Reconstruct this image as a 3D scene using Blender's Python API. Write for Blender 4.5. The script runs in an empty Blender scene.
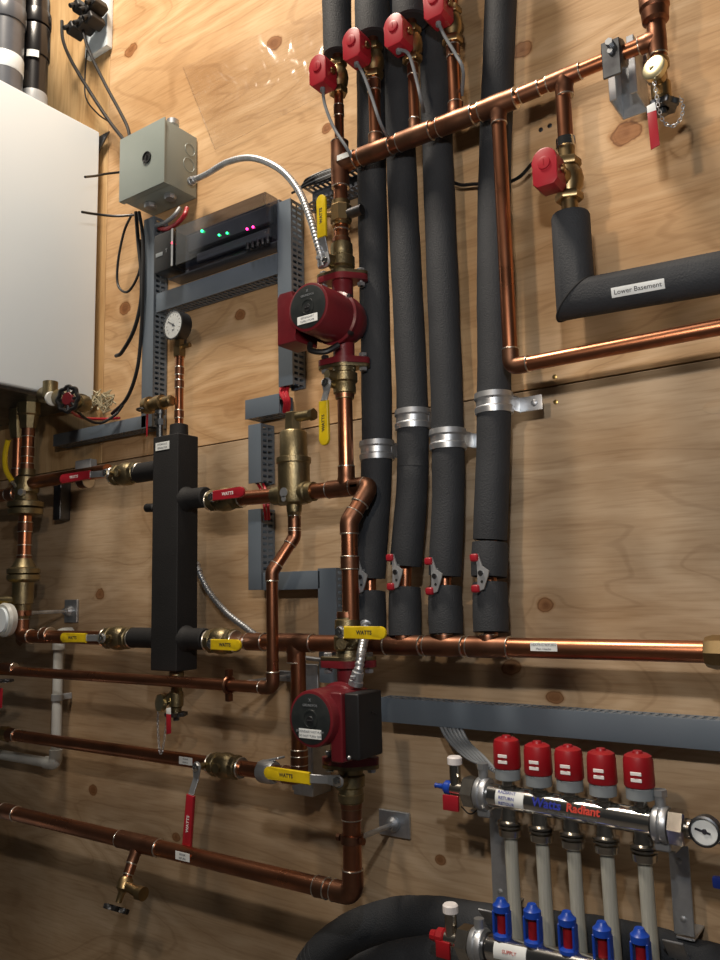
import bpy, bmesh, math, random
from mathutils import Vector, Matrix
random.seed(7)
scene = bpy.context.scene
col = scene.collection
# ------------------------------------------------------------------ measuring frame
F = 810.0; D = 1.22; H = 1.20
_y = Vector((578, -98, -F)).normalized()                       # wall normal, along the wall and up, seen by the camera
_x = -Vector((-1160, -138, -F)); _x = (_x-_y*_x.dot(_y)).normalized()
_z = _x.cross(_y).normalized()
def ray(px, py):
    c = Vector((px-360, 480-py, -F))/F
    return Vector((c.dot(_x), c.dot(_y), c.dot(_z)))
def at(px, py, d):                      # point d metres in front of the wall
    r = ray(px, py); t = (D-d)/r.y
    return Vector((r.x*t, -d, H+r.z*t))
def onx(px, py, X):
    r = ray(px, py); t = X/r.x
    return Vector((X, -D+r.y*t, H+r.z*t))
XA = Vector((1,0,0)); YA = Vector((0,1,0)); ZA = Vector((0,0,1)); OUT = Vector((0,-1,0))
# ------------------------------------------------------------------ materials
def nodes(name):
    m = bpy.data.materials.new(name); m.use_nodes = True
    return m, m.node_tree.nodes, m.node_tree.links, m.node_tree.nodes['Principled BSDF']
def ramp(N, stops):
    r = N.new('ShaderNodeValToRGB'); e = r.color_ramp.elements
    while len(e) < len(stops): e.new(0.5)
    for i, (p, c) in enumerate(stops):
        e[i].position = p; e[i].color = (*c, 1)
    return r
def mk(name, c, rough=.5, metal=0., c2=None, scale=30, bump=0., bscale=200, rough2=None, spec=None, stops=(.4,.65), coat=0):
    m, N, L, B = nodes(name)
    B.inputs['Base Color'].default_value = (*c, 1)
    B.inputs['Roughness'].default_value = rough; B.inputs['Metallic'].default_value = metal
    if spec is not None: B.inputs['Specular IOR Level'].default_value = spec
    if coat: B.inputs['Coat Weight'].default_value = coat; B.inputs['Coat Roughness'].default_value = .15
    tc = N.new('ShaderNodeTexCoord')
    n = N.new('ShaderNodeTexNoise'); n.inputs['Scale'].default_value = scale; n.inputs['Detail'].default_value = 4
    L.new(tc.outputs['Object'], n.inputs['Vector'])
    r = ramp(N, [(stops[0], c), (stops[1], c2 if c2 else tuple(x*.86 for x in c))])
    L.new(n.outputs['Fac'], r.inputs['Fac']); L.new(r.outputs['Color'], B.inputs['Base Color'])
    if rough2 is not None:
        mr = N.new('ShaderNodeMapRange'); mr.inputs['To Min'].default_value = rough; mr.inputs['To Max'].default_value = rough2
        mr.inputs['From Min'].default_value = .35; mr.inputs['From Max'].default_value = .7
        L.new(n.outputs['Fac'], mr.inputs['Value']); L.new(mr.outputs['Result'], B.inputs['Roughness'])
    if bump:
        b = N.new('ShaderNodeTexNoise'); b.inputs['Scale'].default_value = bscale; b.inputs['Detail'].default_value = 3
        L.new(tc.outputs['Object'], b.inputs['Vector'])
        bn = N.new('ShaderNodeBump'); bn.inputs['Strength'].default_value = bump; bn.inputs['Distance'].default_value = .002
        L.new(b.outputs['Fac'], bn.inputs['Height']); L.new(bn.outputs['Normal'], B.inputs['Normal'])
    return m
M = {}
M['copper'] = mk('copper_pipe', (.50,.205,.11), .26, 1, (.26,.115,.065), 9, rough2=.42)
M['copper_old'] = mk('copper_fitting', (.33,.15,.09), .34, 1, (.18,.095,.06), 22, rough2=.5)
M['solder'] = mk('solder', (.78,.74,.66), .3, 1)
M['brass'] = mk('brass', (.42,.30,.15), .33, 1, (.26,.19,.10), 30, .0, rough2=.45)
M['brass_dark'] = mk('cast_brass', (.33,.27,.15), .42, 1, (.20,.165,.10), 25, .25, 300)
M['brass_bright'] = mk('yellow_brass', (.86,.78,.50), .3, 1)
M['foam'] = mk('black_foam', (.030,.034,.040), .72, 0, (.021,.024,.029), 14, .55, 420, spec=.45)
M['foam_in'] = mk('foam_inside', (.012,.012,.013), .9)
M['box_foam'] = mk('black_foam_board', (.006,.006,.007), .75, 0, (.009,.009,.010), 20, .25, 300)
M['steel'] = mk('galvanised_steel', (.56,.59,.62), .36, .85, (.42,.44,.47), 40, rough2=.5)
M['plate_steel'] = mk('plated_steel', (.50,.52,.54), .4, .55, (.42,.44,.46), 40)
M['steel_dark'] = mk('dark_steel', (.16,.17,.18), .42, 1, (.09,.09,.1), 30)
M['chrome'] = mk('chrome', (.78,.77,.74), .14, 1)
M['nickel'] = mk('nickel', (.60,.57,.51), .24, 1, (.44,.41,.37), 40)
M['red'] = mk('red_plastic', (.36,.014,.026), .36, 0, (.31,.012,.022), 20)
M['capred'] = mk('dark_red_plastic', (.33,.008,.014), .42, 0, (.27,.007,.012), 20)
M['pumpred'] = mk('red_enamel', (.150,.012,.018), .36, 0, (.11,.010,.015), 18, .12, 150, coat=.2)
M['white'] = mk('white_enamel', (.74,.83,.90), .3, 0, (.72,.81,.88), 3)
M['paper'] = mk('white_label', (.82,.86,.86), .5)
M['ink'] = mk('black_ink', (.02,.02,.03), .6)
M['inkgrey'] = mk('grey_ink', (.22,.24,.26), .6)
M['blueink'] = mk('blue_ink', (.015,.03,.35), .5)
M['redink'] = mk('red_ink', (.6,.05,.03), .5)
M['whiteink'] = mk('white_ink', (.85,.82,.82), .5)
M['duct'] = mk('grey_duct_plastic', (.13,.16,.195), .42, 0, (.115,.145,.18), 8)
M['ductdark'] = mk('dark_inside', (.02,.022,.026), .8)
M['boxgrey'] = mk('grey_green_paint', (.27,.31,.29), .42, 0, (.25,.29,.27), 6, .05, 500)
M['pvc'] = mk('white_pvc', (.55,.57,.55), .4, 0, (.46,.47,.45), 20)
M['abs'] = mk('black_abs', (.012,.012,.014), .25)
M['fluegrey'] = mk('grey_pvc', (.10,.11,.13), .3)
M['fluepale'] = mk('pale_grey_pvc', (.34,.36,.38), .4)
M['yellow'] = mk('yellow_vinyl', (.68,.50,.010), .36, 0, (.56,.40,.008), 60)
M['black'] = mk('black_plastic', (.012,.012,.013), .35)
M['blackmatt'] = mk('black_matt_plastic', (.010,.010,.011), .5)
M['cable'] = mk('black_cable', (.010,.010,.011), .4)
M['greycable'] = mk('grey_cable', (.20,.22,.24), .45)
M['redcable'] = mk('red_cable', (.45,.015,.03), .4)
M['blue'] = mk('blue_plastic', (.010,.06,.42), .35)
M['darkblue'] = mk('navy_plastic', (.01,.03,.22), .4)
M['greynut'] = mk('grey_plastic_nut', (.24,.27,.29), .5)
M['concrete'] = mk('concrete', (.10,.095,.09), .8, 0, (.08,.075,.07), 4, .3, 60)
M['straw'] = mk('straw_stuffing', (.42,.37,.24), .7)
M['screwgold'] = mk('brass_screw', (.6,.45,.18), .35, 1)
M['plate'] = mk('pump_plate', (.018,.022,.023), .35, 0, (.026,.03,.03), 60)
def glassy(name, tint, mix, rough=.1, bump=0):
    m = bpy.data.materials.new(name); m.use_nodes = True
    N, L = m.node_tree.nodes, m.node_tree.links; N.clear()
    o = N.new('ShaderNodeOutputMaterial'); t = N.new('ShaderNodeBsdfTransparent'); g = N.new('ShaderNodeBsdfGlossy')
    t.inputs['Color'].default_value = (*tint,1); g.inputs['Roughness'].default_value = rough
    g.inputs['Color'].default_value = (.9,.9,.9,1)
    x = N.new('ShaderNodeMixShader'); x.inputs['Fac'].default_value = mix
    L.new(t.outputs[0], x.inputs[1]); L.new(g.outputs[0], x.inputs[2]); L.new(x.outputs[0], o.inputs['Surface'])
    if bump:
        tc = N.new('ShaderNodeTexCoord')
        n = N.new('ShaderNodeTexNoise'); n.inputs['Scale'].default_value = 9; n.inputs['Detail'].default_value = 2; n.inputs['Distortion'].default_value = 1.5
        L.new(tc.outputs['Object'], n.inputs['Vector'])
        b = N.new('ShaderNodeBump'); b.inputs['Strength'].default_value = bump; b.inputs['Distance'].default_value = .05
        L.new(n.outputs['Fac'], b.inputs['Height']); L.new(b.outputs['Normal'], g.inputs['Normal'])
    return m
M['smoke'] = glassy('smoked_plastic', (.50,.51,.56), .10, .14)
M['bag'] = glassy('clear_polythene', (.98,.975,.97), .09, .24, .45)
M['glass'] = glassy('clear_glass', (.95,.95,.95), .06, .03)
def pex():
    m, N, L, B = nodes('translucent_pex')
    B.inputs['Base Color'].default_value = (.44,.44,.38,1); B.inputs['Roughness'].default_value = .35
    B.inputs['Subsurface Weight'].default_value = .25; B.inputs['Subsurface Radius'].default_value = (.01,.01,.008)
    n = N.new('ShaderNodeTexNoise'); n.inputs['Scale'].default_value = 12
    r = ramp(N, [(.35,(.47,.47,.41)),(.7,(.38,.38,.33))]); L.new(n.outputs['Fac'], r.inputs['Fac']); L.new(r.outputs['Color'], B.inputs['Base Color'])
    return m
M['pex'] = pex()
def led(name, c, s=6):
    m, N, L, B = nodes(name)
    B.inputs['Base Color'].default_value = (*c,1); B.inputs['Emission Color'].default_value = (*c,1); B.inputs['Emission Strength'].default_value = s
    return m
M['ledr'] = led('red_led', (1,.03,.06)); M['ledg'] = led('green_led', (.02,1,.25)); M['ledm'] = led('magenta_led', (1,.03,.3))

KN = [(131,50,7),(626,133,13),(522,50,9),(327,128,5),(274,43,8),(240,315,6),(125,308,7),(20,640,6),(546,605,8),(511,667,9),(555,697,8),
      (100,594,6),(93,790,6),(176,837,5),(165,700,7),(440,860,5),(160,560,5),(255,560,6)]
def wood(name, base, mid, dark, vertical=False, off=0., knots=True):
    m, N, L, B = nodes(name)
    tc = N.new('ShaderNodeTexCoord')
    mp = N.new('ShaderNodeMapping'); L.new(tc.outputs['Object'], mp.inputs['Vector'])
    mp.inputs['Scale'].default_value = (4.5,1,.8) if vertical else (.75,1,2.6)
    mp.inputs['Location'].default_value = (off,off*.7,off*1.3)
    n1 = N.new('ShaderNodeTexNoise'); n1.inputs['Scale'].default_value = 1.5; n1.inputs['Detail'].default_value = 3.5
    n1.inputs['Roughness'].default_value = .42; n1.inputs['Distortion'].default_value = .7
    L.new(mp.outputs[0], n1.inputs['Vector'])
    field = n1.outputs['Fac']; core = None; rim = None
    def M2(op, a, b, clamp=False):
        x = N.new('ShaderNodeMath'); x.operation = op; x.use_clamp = clamp
        for i, v in enumerate((a, b)):
            if v is None: continue
            if isinstance(v, (int, float)): x.inputs[i].default_value = v
            else: L.new(v, x.inputs[i])
        return x.outputs[0]
    if knots:
        nw = N.new('ShaderNodeTexNoise'); nw.inputs['Scale'].default_value = 45; L.new(tc.outputs['Object'], nw.inputs['Vector'])
        wob = M2('MULTIPLY', M2('SUBTRACT', nw.outputs['Fac'], .5), .9)
        for (px, py, r) in KN:
            k = at(px, py, 0); rr = max(.008, (at(px, py+r, 0)-k).length*.9)
            s = N.new('ShaderNodeVectorMath'); s.operation = 'SUBTRACT'; L.new(tc.outputs['Object'], s.inputs[0]); s.inputs[1].default_value = k
            q = N.new('ShaderNodeVectorMath'); q.operation = 'MULTIPLY'; L.new(s.outputs[0], q.inputs[0]); q.inputs[1].default_value = (.8/rr, 0, 1/rr)
            ln = N.new('ShaderNodeVectorMath'); ln.operation = 'LENGTH'; L.new(q.outputs[0], ln.inputs[0])
            g = M2('DIVIDE', .16, M2('ADD', M2('MULTIPLY', ln.outputs['Value'], .5), 1.0))
            gg = M2('MULTIPLY', g, g)
            field = M2('ADD', field, M2('MULTIPLY', gg, 7.0))
            c = M2('SUBTRACT', 1.25, M2('ADD', ln.outputs['Value'], wob), True)
            core = c if core is None else M2('MAXIMUM', core, c)
    rings = M2('SINE', M2('MULTIPLY', field, 62.0), None)
    r = ramp(N, [(.0, base), (.55, mid), (.93, mid), (1.0, dark)])
    L.new(M2('ADD', M2('MULTIPLY', rings, .46), .5), r.inputs['Fac'])
    # broad tone patches
    mp2 = N.new('ShaderNodeMapping'); L.new(tc.outputs['Object'], mp2.inputs['Vector']); mp2.inputs['Scale'].default_value = (3,1,1) if vertical else (1,1,2.2)
    n2 = N.new('ShaderNodeTexNoise'); n2.inputs['Scale'].default_value = 2.2; n2.inputs['Detail'].default_value = 5; n2.inputs['Roughness'].default_value=.6
    L.new(mp2.outputs[0], n2.inputs['Vector'])
    r2 = ramp(N, [(.3,(.72,.62,.50)),(.62,(1.0,1.0,1.0))]); L.new(n2.outputs['Fac'], r2.inputs['Fac'])
    mx = N.new('ShaderNodeMix'); mx.data_type = 'RGBA'; mx.blend_type = 'MULTIPLY'; mx.inputs['Factor'].default_value = 1
    L.new(r.outputs['Color'], mx.inputs['A']); L.new(r2.outputs['Color'], mx.inputs['B'])
    # fine fibre
    mp3 = N.new('ShaderNodeMapping'); L.new(tc.outputs['Object'], mp3.inputs['Vector']); mp3.inputs['Scale'].default_value = (150,1,7) if vertical else (9,1,150)
    n3 = N.new('ShaderNodeTexNoise'); n3.inputs['Scale'].default_value = 1.3; n3.inputs['Detail'].default_value = 4
    L.new(mp3.outputs[0], n3.inputs['Vector'])
    r3 = ramp(N, [(.30,(.72,.66,.58)),(.52,(1,1,1))]); L.new(n3.outputs['Fac'], r3.inputs['Fac'])
    mx3 = N.new('ShaderNodeMix'); mx3.data_type = 'RGBA'; mx3.blend_type = 'MULTIPLY'; mx3.inputs['Factor'].default_value = .55
    L.new(mx.outputs['Result'], mx3.inputs['A']); L.new(r3.outputs['Color'], mx3.inputs['B'])
    out = mx3.outputs['Result']
    if core is not None:
        kr = ramp(N, [(0.,(1,1,1)),(.2,(.86,.76,.66)),(.30,(.36,.24,.16)),(.45,(.62,.44,.32)),(1.,(.46,.30,.20))])
        L.new(core, kr.inputs['Fac'])
        m4 = N.new('ShaderNodeMix'); m4.data_type = 'RGBA'; m4.blend_type = 'MULTIPLY'; m4.inputs['Factor'].default_value = 1
        L.new(out, m4.inputs['A']); L.new(kr.outputs['Color'], m4.inputs['B']); out = m4.outputs['Result']
    L.new(out, B.inputs['Base Color'])
    B.inputs['Roughness'].default_value = .62; B.inputs['Specular IOR Level'].default_value = .3
    b = N.new('ShaderNodeBump'); b.inputs['Strength'].default_value = .35; b.inputs['Distance'].default_value = .001
    L.new(n3.outputs['Fac'], b.inputs['Height']); L.new(b.outputs['Normal'], B.inputs['Normal'])
    return m
M['wood'] = wood('plywood_upper', (.70,.485,.285), (.61,.40,.215), (.42,.25,.12), off=2.3)
M['wood2'] = wood('plywood_lower', (.56,.425,.285), (.495,.365,.235), (.34,.23,.135), off=7.7)
M['wood3'] = wood('plywood_left', (.66,.46,.24), (.60,.40,.20), (.48,.30,.14), vertical=True, off=4.1, knots=False)

# ------------------------------------------------------------------ mesh helper
def basis(w, hint=None):
    w = w.normalized()
    h = hint if hint is not None else (ZA if abs(w.z) < .9 else XA)
    u = (h - w*h.dot(w))
    if u.length < 1e-5:
        h = XA if abs(w.x) < .9 else YA; u = h - w*h.dot(w)
    u.normalize(); return u, w.cross(u), w
class MB:
    def __init__(s): s.bm = bmesh.new(); s.mi = 0
    def _f(s, vs, sm=True):
        try:
            f = s.bm.faces.new(vs); f.smooth = sm; f.material_index = s.mi; return f
        except ValueError: return None
    def rings(s, R, caps=(True, True), close=False):
        n = len(R[0]); V = [[s.bm.verts.new(p) for p in r] for r in R]
        for a in range(len(V)-1 + (1 if close else 0)):
            A, Bq = V[a], V[(a+1) % len(V)]
            for i in range(n): s._f((A[i], A[(i+1)%n], Bq[(i+1)%n], Bq[i]))
        if not close:
            if caps[0]: s._f(list(reversed(V[0])))
            if caps[1]: s._f(V[-1])
        return s
    def lathe(s, p, axis, prof, n=22, hint=None, caps=(True, True)):
        u, v, w = basis(axis, hint)
        R = []
        for (t, r) in prof:
            r = max(r, 1e-5)
            R.append([p + w*t + (u*math.cos(2*math.pi*i/n) + v*math.sin(2*math.pi*i/n))*r for i in range(n)])
        return s.rings(R, caps)
    def cyl(s, a, b, r, n=20, ch=0, hint=None):
        L = (b-a).length; ch = min(ch, L*.4)
        prof = [(0,r),(L,r)] if not ch else [(0,r-ch),(ch,r),(L-ch,r),(L,r-ch)]
        return s.lathe(a, b-a, prof, n, hint)
    def tube(s, pts, r, n=14, closed=False, caps=(True,True), rf=None):
        P = [Vector(p) for p in pts]; m = len(P); R = []
        t0 = (P[1]-P[0]).normalized(); u, v, w = basis(t0)
        for i in range(m):
            if closed: ta = (P[i]-P[i-1]).normalized(); tb = (P[(i+1)%m]-P[i]).normalized()
            else:
                ta = (P[i]-P[i-1]).normalized() if i else (P[1]-P[0]).normalized()
                tb = (P[i+1]-P[i]).normalized() if i < m-1 else ta
            t = (ta+tb)
            t = t.normalized() if t.length > 1e-6 else ta
            u = (u - ta*u.dot(ta)).normalized() if i else u
            vv = ta.cross(u)
            rr = rf(i, m) if rf else r
            ring = []
            for k in range(n):
                a = 2*math.pi*k/n; q = (u*math.cos(a)+vv*math.sin(a))*rr
                dd = ta.dot(t)
                if dd > .25: q = q - ta*(q.dot(t)/dd)     # mitre
                ring.append(P[i]+q)
            R.append(ring)
            ax = ta.cross(tb)
            if ax.length > 1e-6:
                u = Matrix.Rotation(ta.angle(tb), 3, ax) @ u
        return s.rings(R, caps, closed)
    def box(s, c, size, ax=None, bevel=.0015, seg=2):
        X, Y, Z = ax if ax else (XA, YA, ZA)
        vs = []
        for i in (-1,1):
            for j in (-1,1):
                for k in (-1,1): vs.append(s.bm.verts.new(c + X*(i*size[0]/2) + Y*(j*size[1]/2) + Z*(k*size[2]/2)))
        idx = [(0,1,3,2),(4,6,7,5),(0,4,5,1),(2,3,7,6),(0,2,6,4),(1,5,7,3)]
        fs = [s._f([vs[i] for i in q]) for q in idx]
        if bevel:
            es = {e for f in fs for e in f.edges}
            r = bmesh.ops.bevel(s.bm, geom=list(es), offset=min(bevel, min(size)*.45), segments=seg, affect='EDGES', profile=.6)
            for f in r['faces']: f.material_index = s.mi; f.smooth = True
        return s
    def extrude(s, outline, o, u, v, w, depth, bevel=.001):
        a = [s.bm.verts.new(o + u*x + v*y) for x, y in outline]
        b = [s.bm.verts.new(o + u*x + v*y + w*depth) for x, y in outline]
        n = len(a)
        f1 = s._f(list(reversed(a))); f2 = s._f(b)
        for i in range(n): s._f((a[i], a[(i+1)%n], b[(i+1)%n], b[i]))
        if bevel:
            es = list(f1.edges)+list(f2.edges)
            r = bmesh.ops.bevel(s.bm, geom=es, offset=bevel, segments=2, affect='EDGES', profile=.6)
            for f in r['faces']: f.material_index = s.mi; f.smooth = True
        return s
    def torus(s, c, axis, R, r, n=24, k=8, sx=1.0, hint=None):
        u, v, w = basis(axis, hint)
        return s.tube([c + (u*math.cos(2*math.pi*i/n)*sx + v*math.sin(2*math.pi*i/n))*R for i in range(n)], r, k, closed=True)
    def sphere(s, c, r, n=14):
        return s.lathe(c, ZA, [(-r*math.cos(math.pi*i/8), max(r*math.sin(math.pi*i/8),1e-5)) for i in range(9)], n)
    def build(s, name, mat, parent=None, mats=None):
        bmesh.ops.recalc_face_normals(s.bm, faces=s.bm.faces)
        me = bpy.data.meshes.new(name); s.bm.to_mesh(me); s.bm.free()
        for m in (mats or [mat]): me.materials.append(M[m] if isinstance(m, str) else m)
        me.set_sharp_from_angle(angle=math.radians(34))
        o = bpy.data.objects.new(name, me); col.objects.link(o)
        if parent is None:
            c = sum((v.co for v in me.vertices), Vector())/max(1, len(me.vertices))
            me.transform(Matrix.Translation(-c)); o.location = c
        else:
            q = Vector(); p = parent
            while p: q += p.location; p = p.parent
            me.transform(Matrix.Translation(-q)); o.parent = parent
        return o
def tag(o, label, cat, group=None):
    o['label'] = label; o['category'] = cat
    if group: o['group'] = group
    return o
def thing(name, label, cat, loc, group=None):
    o = bpy.data.objects.new(name, None); col.objects.link(o); o.location = loc; o.empty_display_size = .03
    return tag(o, label, cat, group)
def arc(cx, cy, r, a0, a1, n):
    return [(cx+r*math.cos(math.radians(a0+(a1-a0)*i/n)), cy+r*math.sin(math.radians(a0+(a1-a0)*i/n))) for i in range(n+1)]
def rpath(pts, rad, k=6):
    P = [Vector(p) for p in pts]; out = [P[0]]
    for i in range(1, len(P)-1):
        a, b, c = P[i-1], P[i], P[i+1]
        ta = (a-b).normalized(); tb = (c-b).normalized(); ang = ta.angle(tb)
        if ang > 3.1: out.append(b); continue
        cut = min(rad/math.tan(ang/2), (a-b).length*.48, (c-b).length*.48)
        p0 = b+ta*cut; p1 = b+tb*cut
        for j in range(k+1):
            t = j/k; out.append(p0*(1-t)**2 + b*2*t*(1-t) + p1*t*t)
    out.append(P[-1]); return out
def spline(pts, k=8):
    P = [Vector(p) for p in pts]; P = [P[0]*2-P[1]]+P+[P[-1]*2-P[-2]]; out = []
    for i in range(1, len(P)-2):
        for j in range(k):
            t = j/k
            out.append(.5*((2*P[i])+(P[i+1]-P[i-1])*t+(2*P[i-1]-5*P[i]+4*P[i+1]-P[i+2])*t*t+(3*P[i]-P[i-1]-3*P[i+1]+P[i+2])*t**3))
    out.append(P[-2]); return out
def text(body, c, xd, yd, size, mat, parent, name='lettering', bold=0.):
    cu = bpy.data.curves.new('t', 'FONT'); cu.body = body; cu.size = size; cu.align_x = 'CENTER'; cu.align_y = 'CENTER'
    cu.extrude = .00015; cu.offset = bold; cu.resolution_u = 2
    t = bpy.data.objects.new('t', cu); col.objects.link(t)
    bpy.context.view_layer.update()
    me = bpy.data.meshes.new_from_object(t.evaluated_get(bpy.context.evaluated_depsgraph_get()))
    bpy.data.objects.remove(t); bpy.data.curves.remove(cu)
    xd = xd.normalized(); yd = (yd - xd*yd.dot(xd)).normalized(); zd = xd.cross(yd)
    q = Vector(); p = parent
    while p: q += p.location; p = p.parent
    mat4 = Matrix(((xd.x,yd.x,zd.x,0),(xd.y,yd.y,zd.y,0),(xd.z,yd.z,zd.z,0),(0,0,0,1)))
    me.transform(Matrix.Translation(c-q) @ mat4)
    me.materials.clear(); me.materials.append(M[mat]); me.name = name
    o = bpy.data.objects.new(name, me); col.objects.link(o); o.parent = parent
    return o
def sticker(parent, c, xd, yd, w, h, lines, ts=None, name='label', mat='paper', ink='inkgrey', th=.0006):
    xd = xd.normalized(); yd = (yd-xd*yd.dot(xd)).normalized(); zd = xd.cross(yd)
    o = MB().box(c+zd*th/2, (w, h, th), (xd, yd, zd), .0002, 1).build(name, mat, parent)
    n = len(lines); ts = ts or h/(n+.4)*.95
    for i, t in enumerate(lines):
        text(t, c + zd*(th+.0002) + yd*(h*((n-1)/2-i)/(n+.2)), xd, yd, ts, ink, o)
    return o
def wrap_label(parent, c, axis, face, R, ang, L, lines, ts, inks, mat='paper', name='label'):
    # sticker following a pipe of radius R; c on the axis, face = outward direction of the middle of the sticker
    w = axis.normalized(); f = (face-w*face.dot(w)).normalized(); u = w.cross(f)
    mb = MB(); n = 10; R0 = []
    for s in (-L/2, L/2):
        R0.append([c+w*s+(f*math.cos(a)+u*math.sin(a))*(R+.0006) for a in [(-ang/2+ang*i/n) for i in range(n+1)]])
    V = [[mb.bm.verts.new(p) for p in r] for r in R0]
    for i in range(n): mb._f((V[0][i], V[0][i+1], V[1][i+1], V[1][i]))
    r = bmesh.ops.extrude_face_region(mb.bm, geom=mb.bm.faces[:])
    for v in [g for g in r['geom'] if isinstance(g, bmesh.types.BMVert)]:
        q = v.co-c; q -= w*q.dot(w); v.co -= q.normalized()*.0005
    o = mb.build(name, mat, parent)
    up = -u if (-u).z > 0 else u
    xd = w if w.cross(up).dot(f) > 0 else -w
    k = len(lines)
    for i, (t, dx) in enumerate(lines):
        a = ((k-1)/2-i)*(ts*1.15)/R
        nrm = f*math.cos(a)+up*math.sin(a); tu = up*math.cos(a)-f*math.sin(a)
        text(t, c+xd*dx+nrm*(R+.0011), xd, tu, ts, inks[i], o)
    return o
# ------------------------------------------------------------------ plumbing builders
def ring(mb, p, ax, r, t=.0022): mb.lathe(p-ax.normalized()*t/2, ax, [(0,r*.98),(t*.3,r*1.03),(t*.7,r*1.03),(t,r*.98)], 20)
def joint(parent, p, ax, r, t=.0024, name='solder_joint'):
    mb = MB(); ring(mb, p, ax, r, t); return mb.build(name, 'solder', parent)
def coupling(root, p, ax, r, L=None, name='coupling', mat='copper_old'):
    L = L or 2.2*r; ax = ax.normalized(); R = r*1.12
    f = MB().lathe(p-ax*L/2, ax, [(0,r),(0,R),(L,R),(L,r)], 22).build(name, mat, root)
    for s in (-1,1): joint(f, p+ax*s*L/2, ax, R)
    return f
def tee(root, p, ax, br, r, rb=None, L=None, Lb=None, name='tee'):
    rb = rb or r; ax = ax.normalized(); br = br.normalized(); L = L or 4.4*r; Lb = Lb or 2.3*r; R = r*1.13; Rb = rb*1.13
    mb = MB().lathe(p-ax*L/2, ax, [(0,r),(0,R),(L*.28,R),(L*.32,R*1.02),(L*.68,R*1.02),(L*.72,R),(L,R),(L,r)], 22)
    mb.lathe(p, br, [(0,Rb),(r*1.1,Rb*1.08),(r*1.35,Rb),(Lb,Rb),(Lb,rb)], 20)
    f = mb.build(name, 'copper_old', root)
    for s in (-1,1): joint(f, p+ax*s*L/2, ax, R)
    joint(f, p+br*Lb, br, Rb)
    return f
def elbows(root, pts, r, rad, skip=()):
    P = [Vector(p) for p in pts]
    for i in range(1, len(P)-1):
        if i in skip: continue
        ta = (P[i-1]-P[i]).normalized(); tb = (P[i+1]-P[i]).normalized()
        ang = ta.angle(tb)
        if ang > 3.05: continue
        cut = rad/math.tan(ang/2) + r*1.0
        cut = min(cut, (P[i-1]-P[i]).length*.8, (P[i+1]-P[i]).length*.8)
        path = rpath([P[i]+ta*cut, P[i], P[i]+tb*cut], rad, 8)
        e = MB().tube(path, r*1.13, 22).build('elbow', 'copper_old', root)
        joint(e, P[i]+ta*cut, ta, r*1.13); joint(e, P[i]+tb*cut, tb, r*1.13)
def run(label, pts, r, rad=None, group=None, name='copper_pipe', cat='pipe', mat='copper', skip=()):
    root = thing(name, label, cat, Vector(pts[0]), group); rad = rad or r*1.6
    MB().tube(rpath(pts, rad, 8), r, 22).build('pipe', mat, root)
    elbows(root, pts, r, rad, skip)
    return root
def lever(root, pv, n, hd, L, color, w=.019, arm=.4, words='WATTS', off=.012, bend=.008, ink=None):
    n = n.normalized(); hd = (hd-n*hd.dot(n)).normalized(); s = n.cross(hd)
    MB().cyl(pv-n*off, pv+n*.004, .006, 12).build('stem', 'brass_dark', root)
    MB().lathe(pv+n*.0015, n, [(0,.0078),(.005,.0078),(.006,.006)], 6).cyl(pv+n*.005, pv+n*.009, .003, 8).build('nut', 'chrome', root)
    a = L*arm
    mb = MB(); wd = w*.8
    mb.extrude([(x*1.0, y) for x, y in arc(0,0,wd*.62,70,290,10)]+[(a*.45,-wd*.42),(a*.45,wd*.42)], pv, hd, s, n, .0022, .0004)
    p0 = pv+hd*a*.42; p1 = pv+hd*a+n*bend; q = (p1-p0)
    mb.box((p0+p1)/2+n*.0011, (q.length+.002, wd*.84, .0022), (q.normalized(), s, q.normalized().cross(s)), .0004, 1)
    p2 = pv+hd*(a+.01)+n*bend
    mb.box((p1+p2)/2+n*.0011, (.014, wd*.84, .0022), (hd, s, hd.cross(s)), .0004, 1)
    mb.build('lever_arm', 'steel', root)
    gl = L-a; hw = w/2
    out = [(0,-hw)]+arc(gl-hw,0,hw,-90,90,10)+[(0,hw)]
    g = MB().extrude(out, pv+hd*a+n*(bend-.0016), hd, s, n, .0058, .0018).build('grip', color, root)
    up = s if s.z > .2 or (abs(s.z) <= .2 and s.x < 0) else -s
    xd = up.cross(n)
    if xd.dot(hd) < 0: pass
    text(words, pv+hd*(a+gl*.5)+n*(bend+.0044), xd, up, w*.44, ink or ('ink' if color == 'yellow' else 'whiteink'), g, bold=.0002)
    return g
def ball_valve(label, c, ax, r, L, n, hd, hl, color, words='WATTS', group=None, pv=None, arm=.4, tape=True, w=.019, bend=.008, ink=None, mat='brass_dark'):
    ax = ax.normalized(); root = thing('ball_valve', label, 'valve', c, group); h = L/2
    b = MB().lathe(c-ax*h*.55, ax, [(0,r*1.2),(h*.15,r*1.55),(h*.4,r*1.72),(h*.7,r*1.72),(h*.95,r*1.55),(h*1.1,r*1.2)], 24)
    b.cyl(c, c+n.normalized()*r*2.0, r*.62, 12)
    b.build('body', mat, root)
    for s in (-1,1):
        MB().lathe(c+ax*s*h*.5, ax*s, [(0,r*1.45),(h*.04,r*1.6),(h*.3,r*1.6),(h*.34,r*1.45)], 8, hint=n+ZA*.3).lathe(c+ax*s*h*.82, ax*s, [(0,r*1.35),(h*.18,r*1.3)], 20).build('end_fitting', mat, root)
    if tape:
        for s in (-1,1): joint(root, c+ax*s*h*.98, ax, r*1.38, .004, 'solder_joint')
    p = pv if pv is not None else c+n.normalized()*r*2.3
    lever(root, p, n, hd, hl, color, w, arm, words, bend=bend, ink=ink, off=(p-c).length-r*1.2 if pv is None else .02)
    return root
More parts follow.
